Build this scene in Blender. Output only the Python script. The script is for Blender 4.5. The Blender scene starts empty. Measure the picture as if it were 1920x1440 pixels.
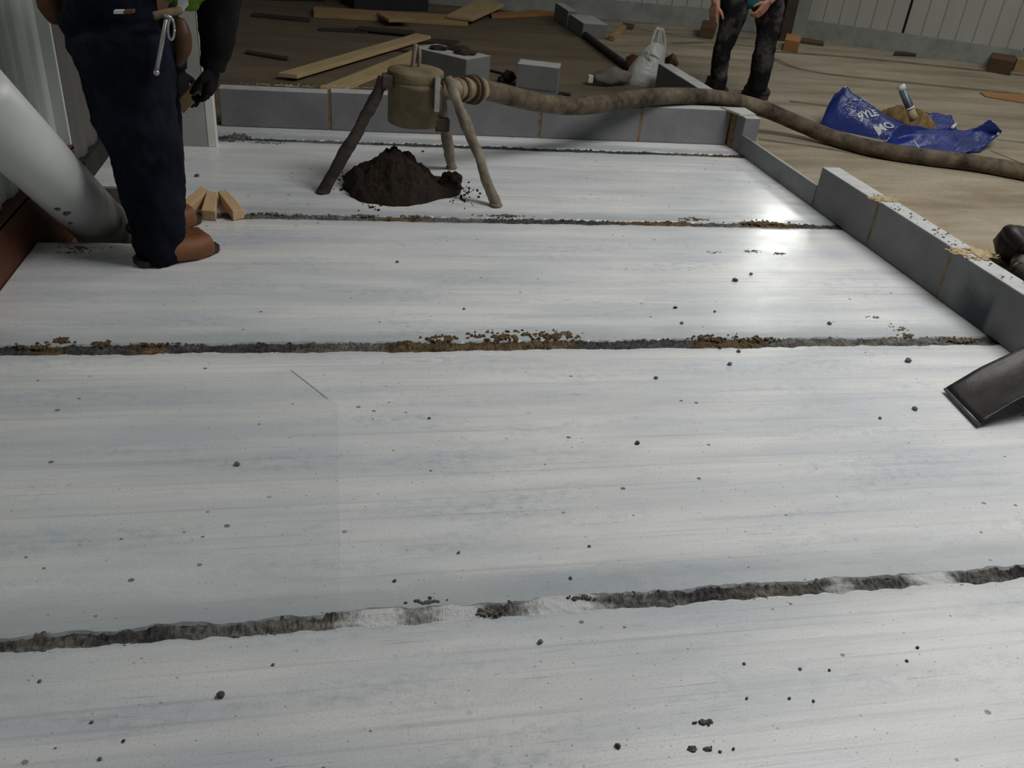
import bpy, bmesh, math, random
from mathutils import Vector, Matrix, noise
random.seed(7)
S = bpy.context.scene
COL = S.collection
PI = math.pi
# ------------------------------------------------------------------ camera
FPX, PITCH, ROLL, YAW, CAMH = 1607.3, .5350, -.0984, .2276, 1.3753
_cy, _sy = math.cos(YAW), math.sin(YAW)
FW = Vector((_sy*math.cos(PITCH), _cy*math.cos(PITCH), -math.sin(PITCH)))
_r = Vector((_cy, -_sy, 0)); _d = FW.cross(_r)
RT = math.cos(ROLL)*_r + math.sin(ROLL)*_d
DN = -math.sin(ROLL)*_r + math.cos(ROLL)*_d
C0 = Vector((0, 0, CAMH))
cam = bpy.data.cameras.new('camera'); camo = bpy.data.objects.new('camera', cam); COL.objects.link(camo)
cam.sensor_fit = 'HORIZONTAL'; cam.sensor_width = 36; cam.lens = 36*FPX/1920
cam.clip_start = .05; cam.clip_end = 200
M = Matrix((RT, -DN, -FW)).transposed().to_4x4(); M.translation = C0
camo.matrix_world = M
S.camera = camo
# ------------------------------------------------------------------ light
S.view_settings.view_transform = 'Standard'; S.view_settings.look = 'None'
S.view_settings.gamma = 1; S.view_settings.use_curve_mapping = False
S.view_settings.exposure = 0.0
W = bpy.data.worlds.new('world'); S.world = W; W.use_nodes = True
bg = W.node_tree.nodes['Background']; bg.inputs[0].default_value = (.62, .69, .74, 1); bg.inputs[1].default_value = .045
def area(name, loc, to, sx, sy, en, col=(1, 1, 1)):
    l = bpy.data.lights.new(name, 'AREA'); l.shape = 'RECTANGLE'; l.size = sx; l.size_y = sy; l.energy = en; l.color = col
    o = bpy.data.objects.new(name, l); COL.objects.link(o); o.location = loc
    o.rotation_euler = (Vector(to)-Vector(loc)).to_track_quat('-Z', 'Y').to_euler(); return o
area('rooflight', (3.35, 2.45, 4.2), (3.25, 2.5, 0), 1.7, 2.6, 168, (1, .985, .955))
area('rooflight', (7.6, 5.6, 5.6), (7.2, 5.7, 0), 2.5, 4, 95, (1, .97, .9))
area('window_daylight', (5.66, 9.83, 2.35), (2.1, 4.0, .3), .26, 1.5, 28, (.97, 1, .93))

# ------------------------------------------------------------------ helpers
def ray(x, y): return (x-960)/FPX*RT + (y-720)/FPX*DN + FW
def atY(x, y, Y): q = ray(x, y); return C0 + q*((Y-C0.y)/q.y)
def atX(x, y, X): q = ray(x, y); return C0 + q*((X-C0.x)/q.x)
def atZ(x, y, z=0.): q = ray(x, y); return C0 + q*((z-C0.z)/q.z)
def mpp(P): return (P-C0).dot(FW)/FPX           # metres per photo pixel at P
def lin(c): c /= 255; return c/12.92 if c <= .04045 else ((c+.055)/1.055)**2.4
def srgb(r, g, b): return (lin(r), lin(g), lin(b), 1)
def nz(p, s=1., seed=0.): return noise.noise(Vector(p)*s + Vector((seed*7.3, seed*3.1, seed*1.7)))

class NT:
    def __init__(s, name):
        s.m = bpy.data.materials.new(name); s.m.use_nodes = True; s.t = s.m.node_tree
        s.b = s.t.nodes['Principled BSDF']
    def n(s, typ, **k):
        x = s.t.nodes.new(typ)
        for a, v in k.items(): setattr(x, a, v)
        return x
    def l(s, a, b): s.t.links.new(a, b)
    def coord(s, scale=(1, 1, 1), kind='Object'):
        tc = s.n('ShaderNodeTexCoord'); mp = s.n('ShaderNodeMapping'); mp.inputs['Scale'].default_value = scale
        s.l(tc.outputs[kind], mp.inputs[0]); return mp.outputs[0]
    def world(s, scale=(1, 1, 1)):
        g = s.n('ShaderNodeNewGeometry'); mp = s.n('ShaderNodeMapping'); mp.inputs['Scale'].default_value = scale
        s.l(g.outputs['Position'], mp.inputs[0]); return mp.outputs[0]
    def noise(s, vec, sc, det=4, rough=.6, dist=0):
        t = s.n('ShaderNodeTexNoise'); t.inputs['Scale'].default_value = sc; t.inputs['Detail'].default_value = det
        t.inputs['Roughness'].default_value = rough; t.inputs['Distortion'].default_value = dist
        s.l(vec, t.inputs['Vector']); return t.outputs['Fac']
    def ramp(s, fac, stops):
        r = s.n('ShaderNodeValToRGB'); e = r.color_ramp.elements
        while len(e) < len(stops): e.new(.5)
        for i, (p, c) in enumerate(stops):
            e[i].position = p; e[i].color = c if isinstance(c, tuple) else (c, c, c, 1)
        s.l(fac, r.inputs[0]); return r.outputs[0]
    def mix(s, f, a, b, blend='MIX'):
        x = s.n('ShaderNodeMix'); x.data_type = 'RGBA'; x.blend_type = blend
        for k, v in ((0, f), (6, a), (7, b)):
            if hasattr(v, 'node'): s.l(v, x.inputs[k])
            else: x.inputs[k].default_value = v if k == 0 or isinstance(v, tuple) else (v, v, v, 1)
        return x.outputs[2]
    def math(s, op, a, b=0., c=0.):
        x = s.n('ShaderNodeMath', operation=op)
        for k, v in ((0, a), (1, b), (2, c)):
            if hasattr(v, 'node'): s.l(v, x.inputs[k])
            else: x.inputs[k].default_value = v
        return x.outputs[0]
    def bump(s, h, st=.3, dist=.01):
        x = s.n('ShaderNodeBump'); x.inputs['Strength'].default_value = st; x.inputs['Distance'].default_value = dist
        s.l(h, x.inputs['Height']); s.l(x.outputs[0], s.b.inputs['Normal'])
    def out(s, col=None, rough=None, metal=0., spec=.5):
        if col is not None:
            if hasattr(col, 'node'): s.l(col, s.b.inputs['Base Color'])
            else: s.b.inputs['Base Color'].default_value = col
        if rough is not None:
            if hasattr(rough, 'node'): s.l(rough, s.b.inputs['Roughness'])
            else: s.b.inputs['Roughness'].default_value = rough
        s.b.inputs['Metallic'].default_value = metal; s.b.inputs['Specular IOR Level'].default_value = spec
        return s.m
def simple(name, c1, c2, sc=8, rough=.8, bump=.15, bsc=60, scale=(1, 1, 1), metal=0., spec=.4, bd=.004, kind='Object', lo=.35, hi=.68):
    t = NT(name); v = t.coord(scale, kind)
    c = t.ramp(t.noise(v, sc, 6, .65), [(lo, c1), (hi, c2)])
    if bump: t.bump(t.noise(v, bsc, 5, .6), bump, bd)
    return t.out(c, rough, metal, spec)

def mesh(name, verts, faces, mat, parent=None, smooth=False):
    me = bpy.data.meshes.new(name); me.from_pydata([tuple(v) for v in verts], [], faces); me.update()
    bm = bmesh.new(); bm.from_mesh(me); bmesh.ops.recalc_face_normals(bm, faces=bm.faces); bm.to_mesh(me); bm.free()
    if smooth: me.polygons.foreach_set('use_smooth', [True]*len(me.polygons))
    me.materials.append(mat)
    o = bpy.data.objects.new(name, me); COL.objects.link(o)
    if parent is not None:
        o.parent = parent; o.matrix_parent_inverse = Matrix.Translation(parent.location).inverted()
    return o
def tag(o, label=None, cat=None, group=None, kind=None):
    if label: o['label'] = label
    if cat: o['category'] = cat
    if group: o['group'] = group
    if kind: o['kind'] = kind
    return o
def empty(name, loc, label=None, cat=None, group=None, kind=None):
    o = bpy.data.objects.new(name, None); COL.objects.link(o); o.location = loc; o.empty_display_size = .1
    return tag(o, label, cat, group, kind)
class MB:
    def __init__(s): s.v = []; s.f = []
    def add(s, v, f): k = len(s.v); s.v += [Vector(p) for p in v]; s.f += [tuple(i+k for i in q) for q in f]; return s
    def box(s, lo, hi):
        (a, b, c), (d, e, f) = lo, hi
        return s.add([(a,b,c),(d,b,c),(d,e,c),(a,e,c),(a,b,f),(d,b,f),(d,e,f),(a,e,f)],
                     [(0,3,2,1),(4,5,6,7),(0,1,5,4),(1,2,6,5),(2,3,7,6),(3,0,4,7)])
    def prism(s, bot, top):
        n = len(bot)
        return s.add(list(bot)+list(top), [tuple(range(n-1,-1,-1)), tuple(range(n,2*n))]+[(i,(i+1)%n,n+(i+1)%n,n+i) for i in range(n)])
    def tube(s, pts, rad, n=12, cap=True, jit=0., seed=0, ell=None, up=None):
        pts = [Vector(p) for p in pts]
        if not isinstance(rad, (list, tuple)): rad = [rad]*len(pts)
        rings = []; prev = Vector(up) if up else None
        for i, p in enumerate(pts):
            t = (pts[min(i+1, len(pts)-1)]-pts[max(i-1, 0)]).normalized()
            if prev is None: prev = Vector((0,0,1)) if abs(t.z) < .9 else Vector((1,0,0))
            a = (prev-t*prev.dot(t)).normalized(); b = t.cross(a); prev = a
            ring = []
            for k in range(n):
                w = 2*PI*k/n; r = rad[i]
                if jit: r *= 1+jit*nz((p.x*9+math.cos(w)*.9, p.y*9+math.sin(w)*.9, p.z*9), 1, seed)
                ea = ell if ell else 1
                ring.append(p+a*math.cos(w)*r*ea+b*math.sin(w)*r)
            rings.append(ring)
        v = [q for r in rings for q in r]; f = []
        for i in range(len(pts)-1):
            for k in range(n):
                f.append((i*n+k, i*n+(k+1)%n, (i+1)*n+(k+1)%n, (i+1)*n+k))
        if cap:
            t0 = (pts[0]-pts[1]).normalized()*rad[0]*cap*.6; t1 = (pts[-1]-pts[-2]).normalized()*rad[-1]*cap*.6
            if cap is True: t0 *= 0; t1 *= 0
            b0 = len(v); v += [pts[0]+t0, pts[-1]+t1]
            m = (len(pts)-1)*n
            f += [(b0, (k+1)%n, k) for k in range(n)]+[(b0+1, m+k, m+(k+1)%n) for k in range(n)]
        return s.add(v, f)
    def lathe(s, base, prof, n=32, axis=(0,0,1)):
        ax = Vector(axis).normalized(); a = ax.orthogonal().normalized(); b = ax.cross(a); base = Vector(base)
        v = []; f = []
        for r, h in prof:
            for k in range(n): v.append(base+ax*h+(a*math.cos(2*PI*k/n)+b*math.sin(2*PI*k/n))*r)
        for i in range(len(prof)-1):
            for k in range(n): f.append((i*n+k, i*n+(k+1)%n, (i+1)*n+(k+1)%n, (i+1)*n+k))
        if prof[0][0] > 1e-4: f.append(tuple(range(n-1,-1,-1)))
        if prof[-1][0] > 1e-4: f.append(tuple((len(prof)-1)*n+k for k in range(n)))
        return s.add(v, f)
    def blob(s, c, r, seed=0, amp=.3, fr=1.3, sub=2, sq=(1,1,1)):
        bm = bmesh.new(); bmesh.ops.create_icosphere(bm, subdivisions=sub, radius=1)
        v = []
        for x in bm.verts:
            k = 1+amp*nz(x.co, fr, seed)+amp*.5*nz(x.co, fr*2.7, seed+3)
            v.append(Vector((x.co.x*sq[0], x.co.y*sq[1], x.co.z*sq[2]))*k*r+Vector(c))
        f = [tuple(w.index for w in q.verts) for q in bm.faces]; bm.free()
        return s.add(v, f)
    def build(s, name, mat, parent=None, smooth=False, bevel=0., remesh=0., subs=0, smo=0, disp=None, solid=0.):
        o = mesh(name, s.v, s.f, mat, parent, smooth)
        if remesh:
            m = o.modifiers.new('r', 'REMESH'); m.mode = 'VOXEL'; m.voxel_size = remesh; m.use_smooth_shade = True
            if smo: m = o.modifiers.new('s', 'SMOOTH'); m.factor = .5; m.iterations = smo
        if solid: m = o.modifiers.new('so', 'SOLIDIFY'); m.thickness = solid; m.offset = 0
        if subs: m = o.modifiers.new('u', 'SUBSURF'); m.levels = subs; m.render_levels = subs
        if disp:
            st, sc, dep = disp
            tx = bpy.data.textures.new(name+'_relief', 'CLOUDS'); tx.noise_scale = sc; tx.noise_depth = dep
            m = o.modifiers.new('d', 'DISPLACE'); m.texture = tx; m.strength = st; m.mid_level = .5; m.texture_coords = 'LOCAL'
        if bevel: m = o.modifiers.new('b', 'BEVEL'); m.width = bevel; m.segments = 2; m.limit_method = 'ANGLE'; m.angle_limit = .6
        return o
def spline(pts, n=6):
    pts = [Vector(p) for p in pts]; o = []
    for i in range(len(pts)-1):
        a = pts[max(i-1,0)]; b = pts[i]; c = pts[i+1]; d = pts[min(i+2,len(pts)-1)]
        for k in range(n):
            t = k/n
            o.append(.5*((2*b)+(c-a)*t+(2*a-5*b+4*c-d)*t*t+(3*b-a-3*c+d)*t**3))
    o.append(pts[-1]); return o

# ------------------------------------------------------------------ materials
JY = [1.3186-2.4, 1.3186-1.2, 1.3186, 2.5186, 3.7186, 4.9186]
def deck_material():
    t = NT('white_painted_concrete'); w = t.world()
    st = t.noise(t.world((.55, 5.5, 1)), 1.6, 7, .62)                 # brush streaks along the planks
    st2 = t.noise(t.world((.35, 30, 1)), 2.0, 5, .6)
    cl = t.noise(t.world((.8, 2.2, 1)), 1.3, 5, .6)
    white, thin = (.82, .815, .80, 1), (.37, .45, .53, 1)
    f = t.ramp(t.math('ADD', t.math('MULTIPLY', st, .62), t.math('MULTIPLY', cl, .42)), [(.42, 1.), (.62, 0.)])
    col = t.mix(t.math('MULTIPLY', f, .48), white, thin)
    f2 = t.ramp(st2, [(.33, 1.), (.45, 0.)])
    col = t.mix(t.math('MULTIPLY', f2, .34), col, (.36, .39, .42, 1))
    # thin blue-grey mottling where the roller ran dry, and broken hairlines along the plank
    mo = t.noise(t.world((1, 1.6, 1)), 26, 7, .72); lo = t.noise(t.world((.6, 3.2, 1)), 2.6, 4, .6)
    mm = t.math('MULTIPLY', t.ramp(mo, [(.46, 0.), (.60, 1.)]), t.ramp(lo, [(.48, 0.), (.64, 1.)]))
    col = t.mix(t.math('MULTIPLY', mm, .42), col, (.33, .41, .49, 1))
    hl = t.noise(t.world((2.2, 130, 1)), 1.6, 3, .7); hb = t.noise(t.world((1.3, 7, 1)), 2.3, 4, .6)
    hm = t.math('MULTIPLY', t.ramp(hl, [(.31, 1.), (.37, 0.)]), t.ramp(hb, [(.47, 0.), (.56, 1.)]))
    col = t.mix(t.math('MULTIPLY', hm, .6), col, (.22, .24, .25, 1))
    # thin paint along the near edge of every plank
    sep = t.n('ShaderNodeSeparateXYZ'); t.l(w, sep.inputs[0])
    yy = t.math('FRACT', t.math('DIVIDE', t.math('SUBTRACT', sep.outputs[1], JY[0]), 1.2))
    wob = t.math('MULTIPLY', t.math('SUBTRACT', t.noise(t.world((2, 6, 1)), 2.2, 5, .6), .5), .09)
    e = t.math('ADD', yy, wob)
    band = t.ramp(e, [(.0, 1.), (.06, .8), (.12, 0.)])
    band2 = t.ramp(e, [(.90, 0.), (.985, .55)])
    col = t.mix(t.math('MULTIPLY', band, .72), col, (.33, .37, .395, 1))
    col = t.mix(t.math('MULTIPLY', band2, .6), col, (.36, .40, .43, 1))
    # area of one plank coloured slightly darker, with a straight edge
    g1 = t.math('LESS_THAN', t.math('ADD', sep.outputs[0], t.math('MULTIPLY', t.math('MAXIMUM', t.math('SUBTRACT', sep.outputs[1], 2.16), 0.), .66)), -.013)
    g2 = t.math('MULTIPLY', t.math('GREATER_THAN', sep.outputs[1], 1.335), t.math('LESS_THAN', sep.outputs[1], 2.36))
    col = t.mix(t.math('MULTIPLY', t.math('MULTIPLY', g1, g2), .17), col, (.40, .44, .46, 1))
    # pits
    vo = t.n('ShaderNodeTexVoronoi'); vo.inputs['Scale'].default_value = 22; t.l(t.world((1, 1.15, 1)), vo.inputs['Vector'])
    vs = t.n('ShaderNodeSeparateColor'); t.l(vo.outputs['Color'], vs.inputs[0])
    pit = t.math('LESS_THAN', vo.outputs['Distance'], t.math('MULTIPLY', t.math('POWER', vs.outputs[0], 4.), .16))
    pit = t.math('MULTIPLY', pit, t.ramp(t.noise(t.world(), 1.7, 3), [(.38, 0.), (.52, 1.)]))
    vo2 = t.n('ShaderNodeTexVoronoi'); vo2.inputs['Scale'].default_value = 75; t.l(t.world((1, 1.2, 1)), vo2.inputs['Vector'])
    vs2 = t.n('ShaderNodeSeparateColor'); t.l(vo2.outputs['Color'], vs2.inputs[0])
    pit2 = t.math('LESS_THAN', vo2.outputs['Distance'], t.math('MULTIPLY', t.math('POWER', vs2.outputs[1], 6.), .22))
    pits = t.math('MAXIMUM', pit, t.math('MULTIPLY', pit2, .6))
    col = t.mix(t.math('MULTIPLY', pits, .85), col, (.10, .11, .12, 1))
    # fine speckle
    sp = t.noise(t.world(), 190, 2, .5)
    col = t.mix(t.ramp(sp, [(.30, .28), (.46, 0.)]), col, (.30, .33, .36, 1))
    h = t.math('ADD', t.math('MULTIPLY', t.noise(t.world(), 140, 3, .6), .5), t.math('ADD', t.math('MULTIPLY', t.noise(t.world((.5, 60, 1)), 2.5, 4), .55), t.math('MULTIPLY', pits, -1.2)))
    t.bump(h, .34, .0011)
    rough = t.ramp(t.noise(t.world((.9, 1.6, 1)), 1.4, 5, .6), [(.36, .25), (.62, .40)])
    # damp patch on the planks near the far right corner: smoother, still wet
    dx = t.math('DIVIDE', t.math('SUBTRACT', sep.outputs[0], 2.0), .75); dy = t.math('DIVIDE', t.math('SUBTRACT', sep.outputs[1], 3.9), 1.0)
    dd = t.math('ADD', t.math('SQRT', t.math('ADD', t.math('MULTIPLY', dx, dx), t.math('MULTIPLY', dy, dy))), t.math('MULTIPLY', t.math('SUBTRACT', t.noise(t.world((1, 2, 1)), 3, 5), .5), 1.1))
    rough = t.math('MULTIPLY', rough, t.ramp(dd, [(.55, .80), (1., 1.)]))
    return t.out(col, rough, 0, .5)
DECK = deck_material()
def grout_material():
    t = NT('joint_grout'); a = t.n('ShaderNodeVertexColor'); a.layer_name = 'Col'
    v = t.world(); nn = t.noise(v, 70, 6, .7)
    sc_ = t.n('ShaderNodeSeparateColor'); t.l(a.outputs[0], sc_.inputs[0])
    c = t.mix(t.math('SUBTRACT', .8, sc_.outputs[0]), a.outputs[0], t.ramp(nn, [(.3, .28), (.7, 1.)]), 'MULTIPLY')
    t.bump(nn, .8, .01); return t.out(c, .95, 0, .2)
GROUT = grout_material()
def floor_material(name, c1, c2, c3, warm):
    t = NT(name); v = t.world((.5, 2.4, 1))
    a = t.noise(v, 1.3, 7, .65, .4); b = t.noise(t.world(), 3.1, 6, .7); f = t.noise(t.world(), 40, 5, .7)
    c = t.ramp(a, [(.32, c1), (.52, c2), (.72, c3)])
    c = t.mix(t.ramp(b, [(.50, 0.), (.72, .55)]), c, warm)
    c = t.mix(t.ramp(f, [(.28, .5), (.46, 0.)]), c, tuple(x*.55 for x in c1[:3])+(1,))
    t.bump(t.math('ADD', f, b), .35, .01); return t.out(c, .85, 0, .3)
FLOOR_R = floor_material('dusty_concrete', (.19, .155, .105, 1), (.31, .268, .195, 1), (.40, .36, .285, 1), (.25, .17, .095, 1))
FLOOR_L = floor_material('dark_brown_concrete', (.105, .082, .055, 1), (.15, .118, .078, 1), (.19, .15, .10, 1), (.13, .085, .05, 1))  # darker and browner than the floor on the right
def block_material(name, a, b):
    t = NT(name); v = t.coord()
    c = t.ramp(t.noise(t.world(), 3.5, 6, .6), [(.35, a), (.68, b)])
    p = t.noise(t.world(), 160, 3, .6)
    c = t.mix(t.ramp(p, [(.30, .5), (.42, 0.)]), c, (.12, .12, .12, 1))
    # a damp dark mark low on the near block of the right kerb
    g = t.n('ShaderNodeNewGeometry'); s = t.n('ShaderNodeSeparateXYZ'); t.l(g.outputs['Position'], s.inputs[0])
    wob = t.math('MULTIPLY', t.math('SUBTRACT', t.noise(t.world(), 9, 4), .5), .12)
    def step(v_, lo, hi):
        mr = t.n('ShaderNodeMapRange', interpolation_type='SMOOTHSTEP'); mr.inputs[1].default_value = lo; mr.inputs[2].default_value = hi
        t.l(v_, mr.inputs[0]); return mr.outputs[0]
    yy = t.math('ADD', s.outputs[1], t.math('MULTIPLY', wob, .25)); zz = t.math('ADD', s.outputs[2], wob)
    m1 = t.math('MULTIPLY', step(yy, 2.565, 2.60), t.math('SUBTRACT', 1., step(t.math('ADD', s.outputs[1], wob), 2.66, 2.84)))
    m2 = t.math('SUBTRACT', 1., step(zz, .07, .17))
    m3 = t.math('MULTIPLY', t.math('GREATER_THAN', s.outputs[0], 2.4), t.math('LESS_THAN', s.outputs[0], 2.47))
    c = t.mix(t.math('MULTIPLY', t.math('MULTIPLY', m1, m2), t.math('MULTIPLY', m3, .8)), c, (.03, .033, .045, 1))
    # upward faces coloured paler, to stand for overhead light on the tops
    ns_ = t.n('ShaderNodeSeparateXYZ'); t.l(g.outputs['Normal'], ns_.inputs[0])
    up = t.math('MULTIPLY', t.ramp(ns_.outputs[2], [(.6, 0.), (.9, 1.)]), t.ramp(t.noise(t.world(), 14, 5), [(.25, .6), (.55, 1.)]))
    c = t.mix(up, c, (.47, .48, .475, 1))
    t.bump(p, .35, .004); return t.out(c, .9, 0, .25)
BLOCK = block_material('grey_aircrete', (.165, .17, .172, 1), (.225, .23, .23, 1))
MORTAR = simple('tan_mortar', (.16, .10, .04, 1), (.30, .20, .085, 1), 30, .95, .6, 120)
DUSTM = simple('sandy_mortar_dust', (.33, .25, .13, 1), (.50, .40, .24, 1), 40, .95, .6, 150)
def cladding(name, a, b):
    t = NT(name); c = t.ramp(t.noise(t.world((1, 1, .25)), 2.2, 6, .6), [(.3, a), (.7, b)])
    t.bump(t.noise(t.world(), 25, 4), .05, .005); return t.out(c, .55, 0, .4)
CLAD_L = cladding('pale_grey_green_sheet', (.56, .60, .56, 1), (.66, .69, .65, 1))
CLAD_B = cladding('off_white_wall_sheet', (.40, .41, .375, 1), (.50, .505, .46, 1))
FLASH = simple('grey_flashing', (.20, .21, .195, 1), (.30, .31, .29, 1), 5, .6, .1)
DARKGAP = simple('dark_gap', (.015, .015, .014, 1), (.03, .03, .028, 1), 9, .9, 0)
PANEL = simple('off_white_board', (.50, .50, .475, 1), (.60, .60, .57, 1), 4, .7, .1)
REDOX = simple('red_oxide_steel', (.070, .019, .009, 1), (.125, .042, .02, 1), 6, .6, .3, 40)
BROWNSTEEL = simple('dark_brown_steel', (.035, .024, .016, 1), (.07, .05, .033, 1), 8, .6, .2)
PVC = simple('white_plastic_pipe', (.50, .525, .52, 1), (.60, .62, .60, 1), 2, .38, .03, spec=.5)
DARKMARK = simple('dark_scuff', (.05, .055, .06, 1), (.12, .13, .14, 1), 30, .8, 0)
def wood(name, a, b, along='X'):
    t = NT(name); sc = (1.5, 16, 16) if along == 'X' else (16, 16, 1.5)
    v = t.coord(sc); n1 = t.noise(v, 2.2, 6, .65, .6)
    c = t.ramp(n1, [(.3, a), (.7, b)]); t.bump(n1, .25, .004); return t.out(c, .75, 0, .3)
PINE = wood('pale_pine', (.40, .285, .145, 1), (.56, .42, .235, 1))
PINE2 = wood('yellowed_pine', (.30, .195, .085, 1), (.44, .30, .15, 1))
PINEDARK = wood('weathered_dark_board', (.030, .022, .017, 1), (.06, .045, .034, 1))
OFFCUT = wood('fresh_offcut_pine', (.50, .33, .17, 1), (.66, .47, .28, 1))
ORANGEW = wood('orange_brown_timber', (.27, .13, .045, 1), (.38, .20, .08, 1))
BROWNW = wood('dark_brown_timber', (.075, .042, .022, 1), (.13, .075, .04, 1))
POT = simple('mud_caked_khaki_steel', (.12, .092, .048, 1), (.24, .195, .115, 1), 7, .75, .6, 45)
LEGM = simple('mortar_caked_steel', (.12, .095, .066, 1), (.29, .25, .19, 1), 9, .85, .7, 50)
LEGD = simple('dark_muddy_steel', (.030, .024, .019, 1), (.085, .07, .055, 1), 9, .85, .7, 50)
COUP = simple('muddy_brass_coupling', (.17, .12, .07, 1), (.33, .26, .17, 1), 14, .6, .5, 50)
RUSTY = simple('rusty_brown_steel', (.07, .04, .025, 1), (.14, .085, .05, 1), 14, .7, .5, 50)
def hose_material():
    t = NT('muddy_rubber_hose'); a = t.noise(t.world(), 5.5, 7, .7); b = t.noise(t.world(), 30, 5, .7)
    c = t.ramp(a, [(.36, (.022, .018, .014, 1)), (.48, (.10, .076, .048, 1)), (.72, (.21, .172, .118, 1))])
    c = t.mix(t.ramp(b, [(.35, .5), (.55, 0.)]), c, (.06, .05, .04, 1))
    t.bump(b, .5, .006); return t.out(c, .8, 0, .3)
HOSE = hose_material()
STEEL = simple('galvanised_bracket', (.35, .35, .33, 1), (.5, .5, .48, 1), 20, .45, .2, metal=.6)
CHROME = simple('worn_bright_steel', (.34, .33, .33, 1), (.46, .45, .45, 1), 20, .42, 0, metal=.8)
SOIL = simple('dark_damp_mortar_heap', (.011, .0065, .004, 1), (.036, .022, .013, 1), 18, .97, 1., 90, bd=.01)
SANDM = simple('yellow_brown_sand', (.17, .105, .04, 1), (.31, .20, .085, 1), 24, .97, .9, 130, bd=.006)
BLUEP = simple('blue_polythene', (.010, .020, .135, 1), (.022, .045, .25, 1), 5, .28, .5, 14, spec=.6, bd=.02)
WHITEINK = simple('white_print', (.40, .44, .48, 1), (.62, .65, .68, 1), 60, .5, 0)
DENIM = simple('dark_blue_denim', (.0034, .0045, .0085, 1), (.0115, .015, .026, 1), 5, .92, .4, 260, spec=.1, bd=.002)
DENIM2 = simple('dusty_black_jeans', (.009, .009, .010, 1), (.12, .115, .112, 1), 4.5, .92, .4, 120, spec=.15, bd=.002, lo=.50, hi=.72)
BLACKF = simple('black_fabric', (.004, .004, .005, 1), (.010, .010, .011, 1), 8, .9, .3, 120, spec=.15)
HIVIS = simple('hi_vis_fabric', (.10, .22, .01, 1), (.15, .30, .02, 1), 6, .8, .1)
REFLECT = simple('reflective_strip', (.80, .82, .88, 1), (.92, .93, .96, 1), 20, .4, 0, metal=.2)
LEATHER = simple('tan_boot_leather', (.13, .048, .018, 1), (.24, .095, .036, 1), 7, .6, .3, 60)
POUCHM = simple('brown_leather', (.055, .024, .010, 1), (.12, .055, .02, 1), 9, .6, .3, 60)
SOLE = simple('boot_sole', (.035, .025, .02, 1), (.06, .045, .035, 1), 20, .85, .3)
SKIN = simple('skin', (.40, .19, .125, 1), (.50, .25, .17, 1), 10, .55, .1, 80)
TEAL = simple('teal_cotton', (.02, .14, .17, 1), (.035, .20, .235, 1), 6, .85, .2)
HAIR = simple('dark_hair', (.012, .009, .007, 1), (.03, .022, .016, 1), 40, .7, .5)
DBOOT = simple('dusty_dark_boot', (.02, .018, .016, 1), (.07, .062, .052, 1), 9, .85, .3)
BLKPL = simple('black_tool_plastic', (.006, .006, .006, 1), (.014, .013, .013, 1), 12, .5, .2)
SHOVEL = simple('dark_worn_steel', (.012, .0105, .010, 1), (.045, .042, .042, 1), 5, .5, .4, 30, metal=.55, spec=.5)
STONE = simple('grey_pebble', (.11, .115, .12, 1), (.24, .245, .25, 1), 30, .9, .5, 90)
CRUMB = simple('dark_grit', (.06, .06, .06, 1), (.13, .125, .12, 1), 30, .95, .3)
ASH = simple('grey_sack_cloth', (.10, .092, .08, 1), (.19, .175, .15, 1), 6, .9, .6, 30, bd=.01)
def bag_material():
    t = NT('translucent_white_polythene'); c = t.ramp(t.noise(t.coord(), 9, 5), [(.35, (.62, .63, .61, 1)), (.7, (.80, .80, .78, 1))])
    t.bump(t.noise(t.coord(), 13, 5, .6, .8), .6, .02); m = t.out(c, .3, 0, .5)
    t.b.inputs['Transmission Weight'].default_value = .25; t.b.inputs['Alpha'].default_value = .86; return m
PLASTIC = bag_material()

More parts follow.
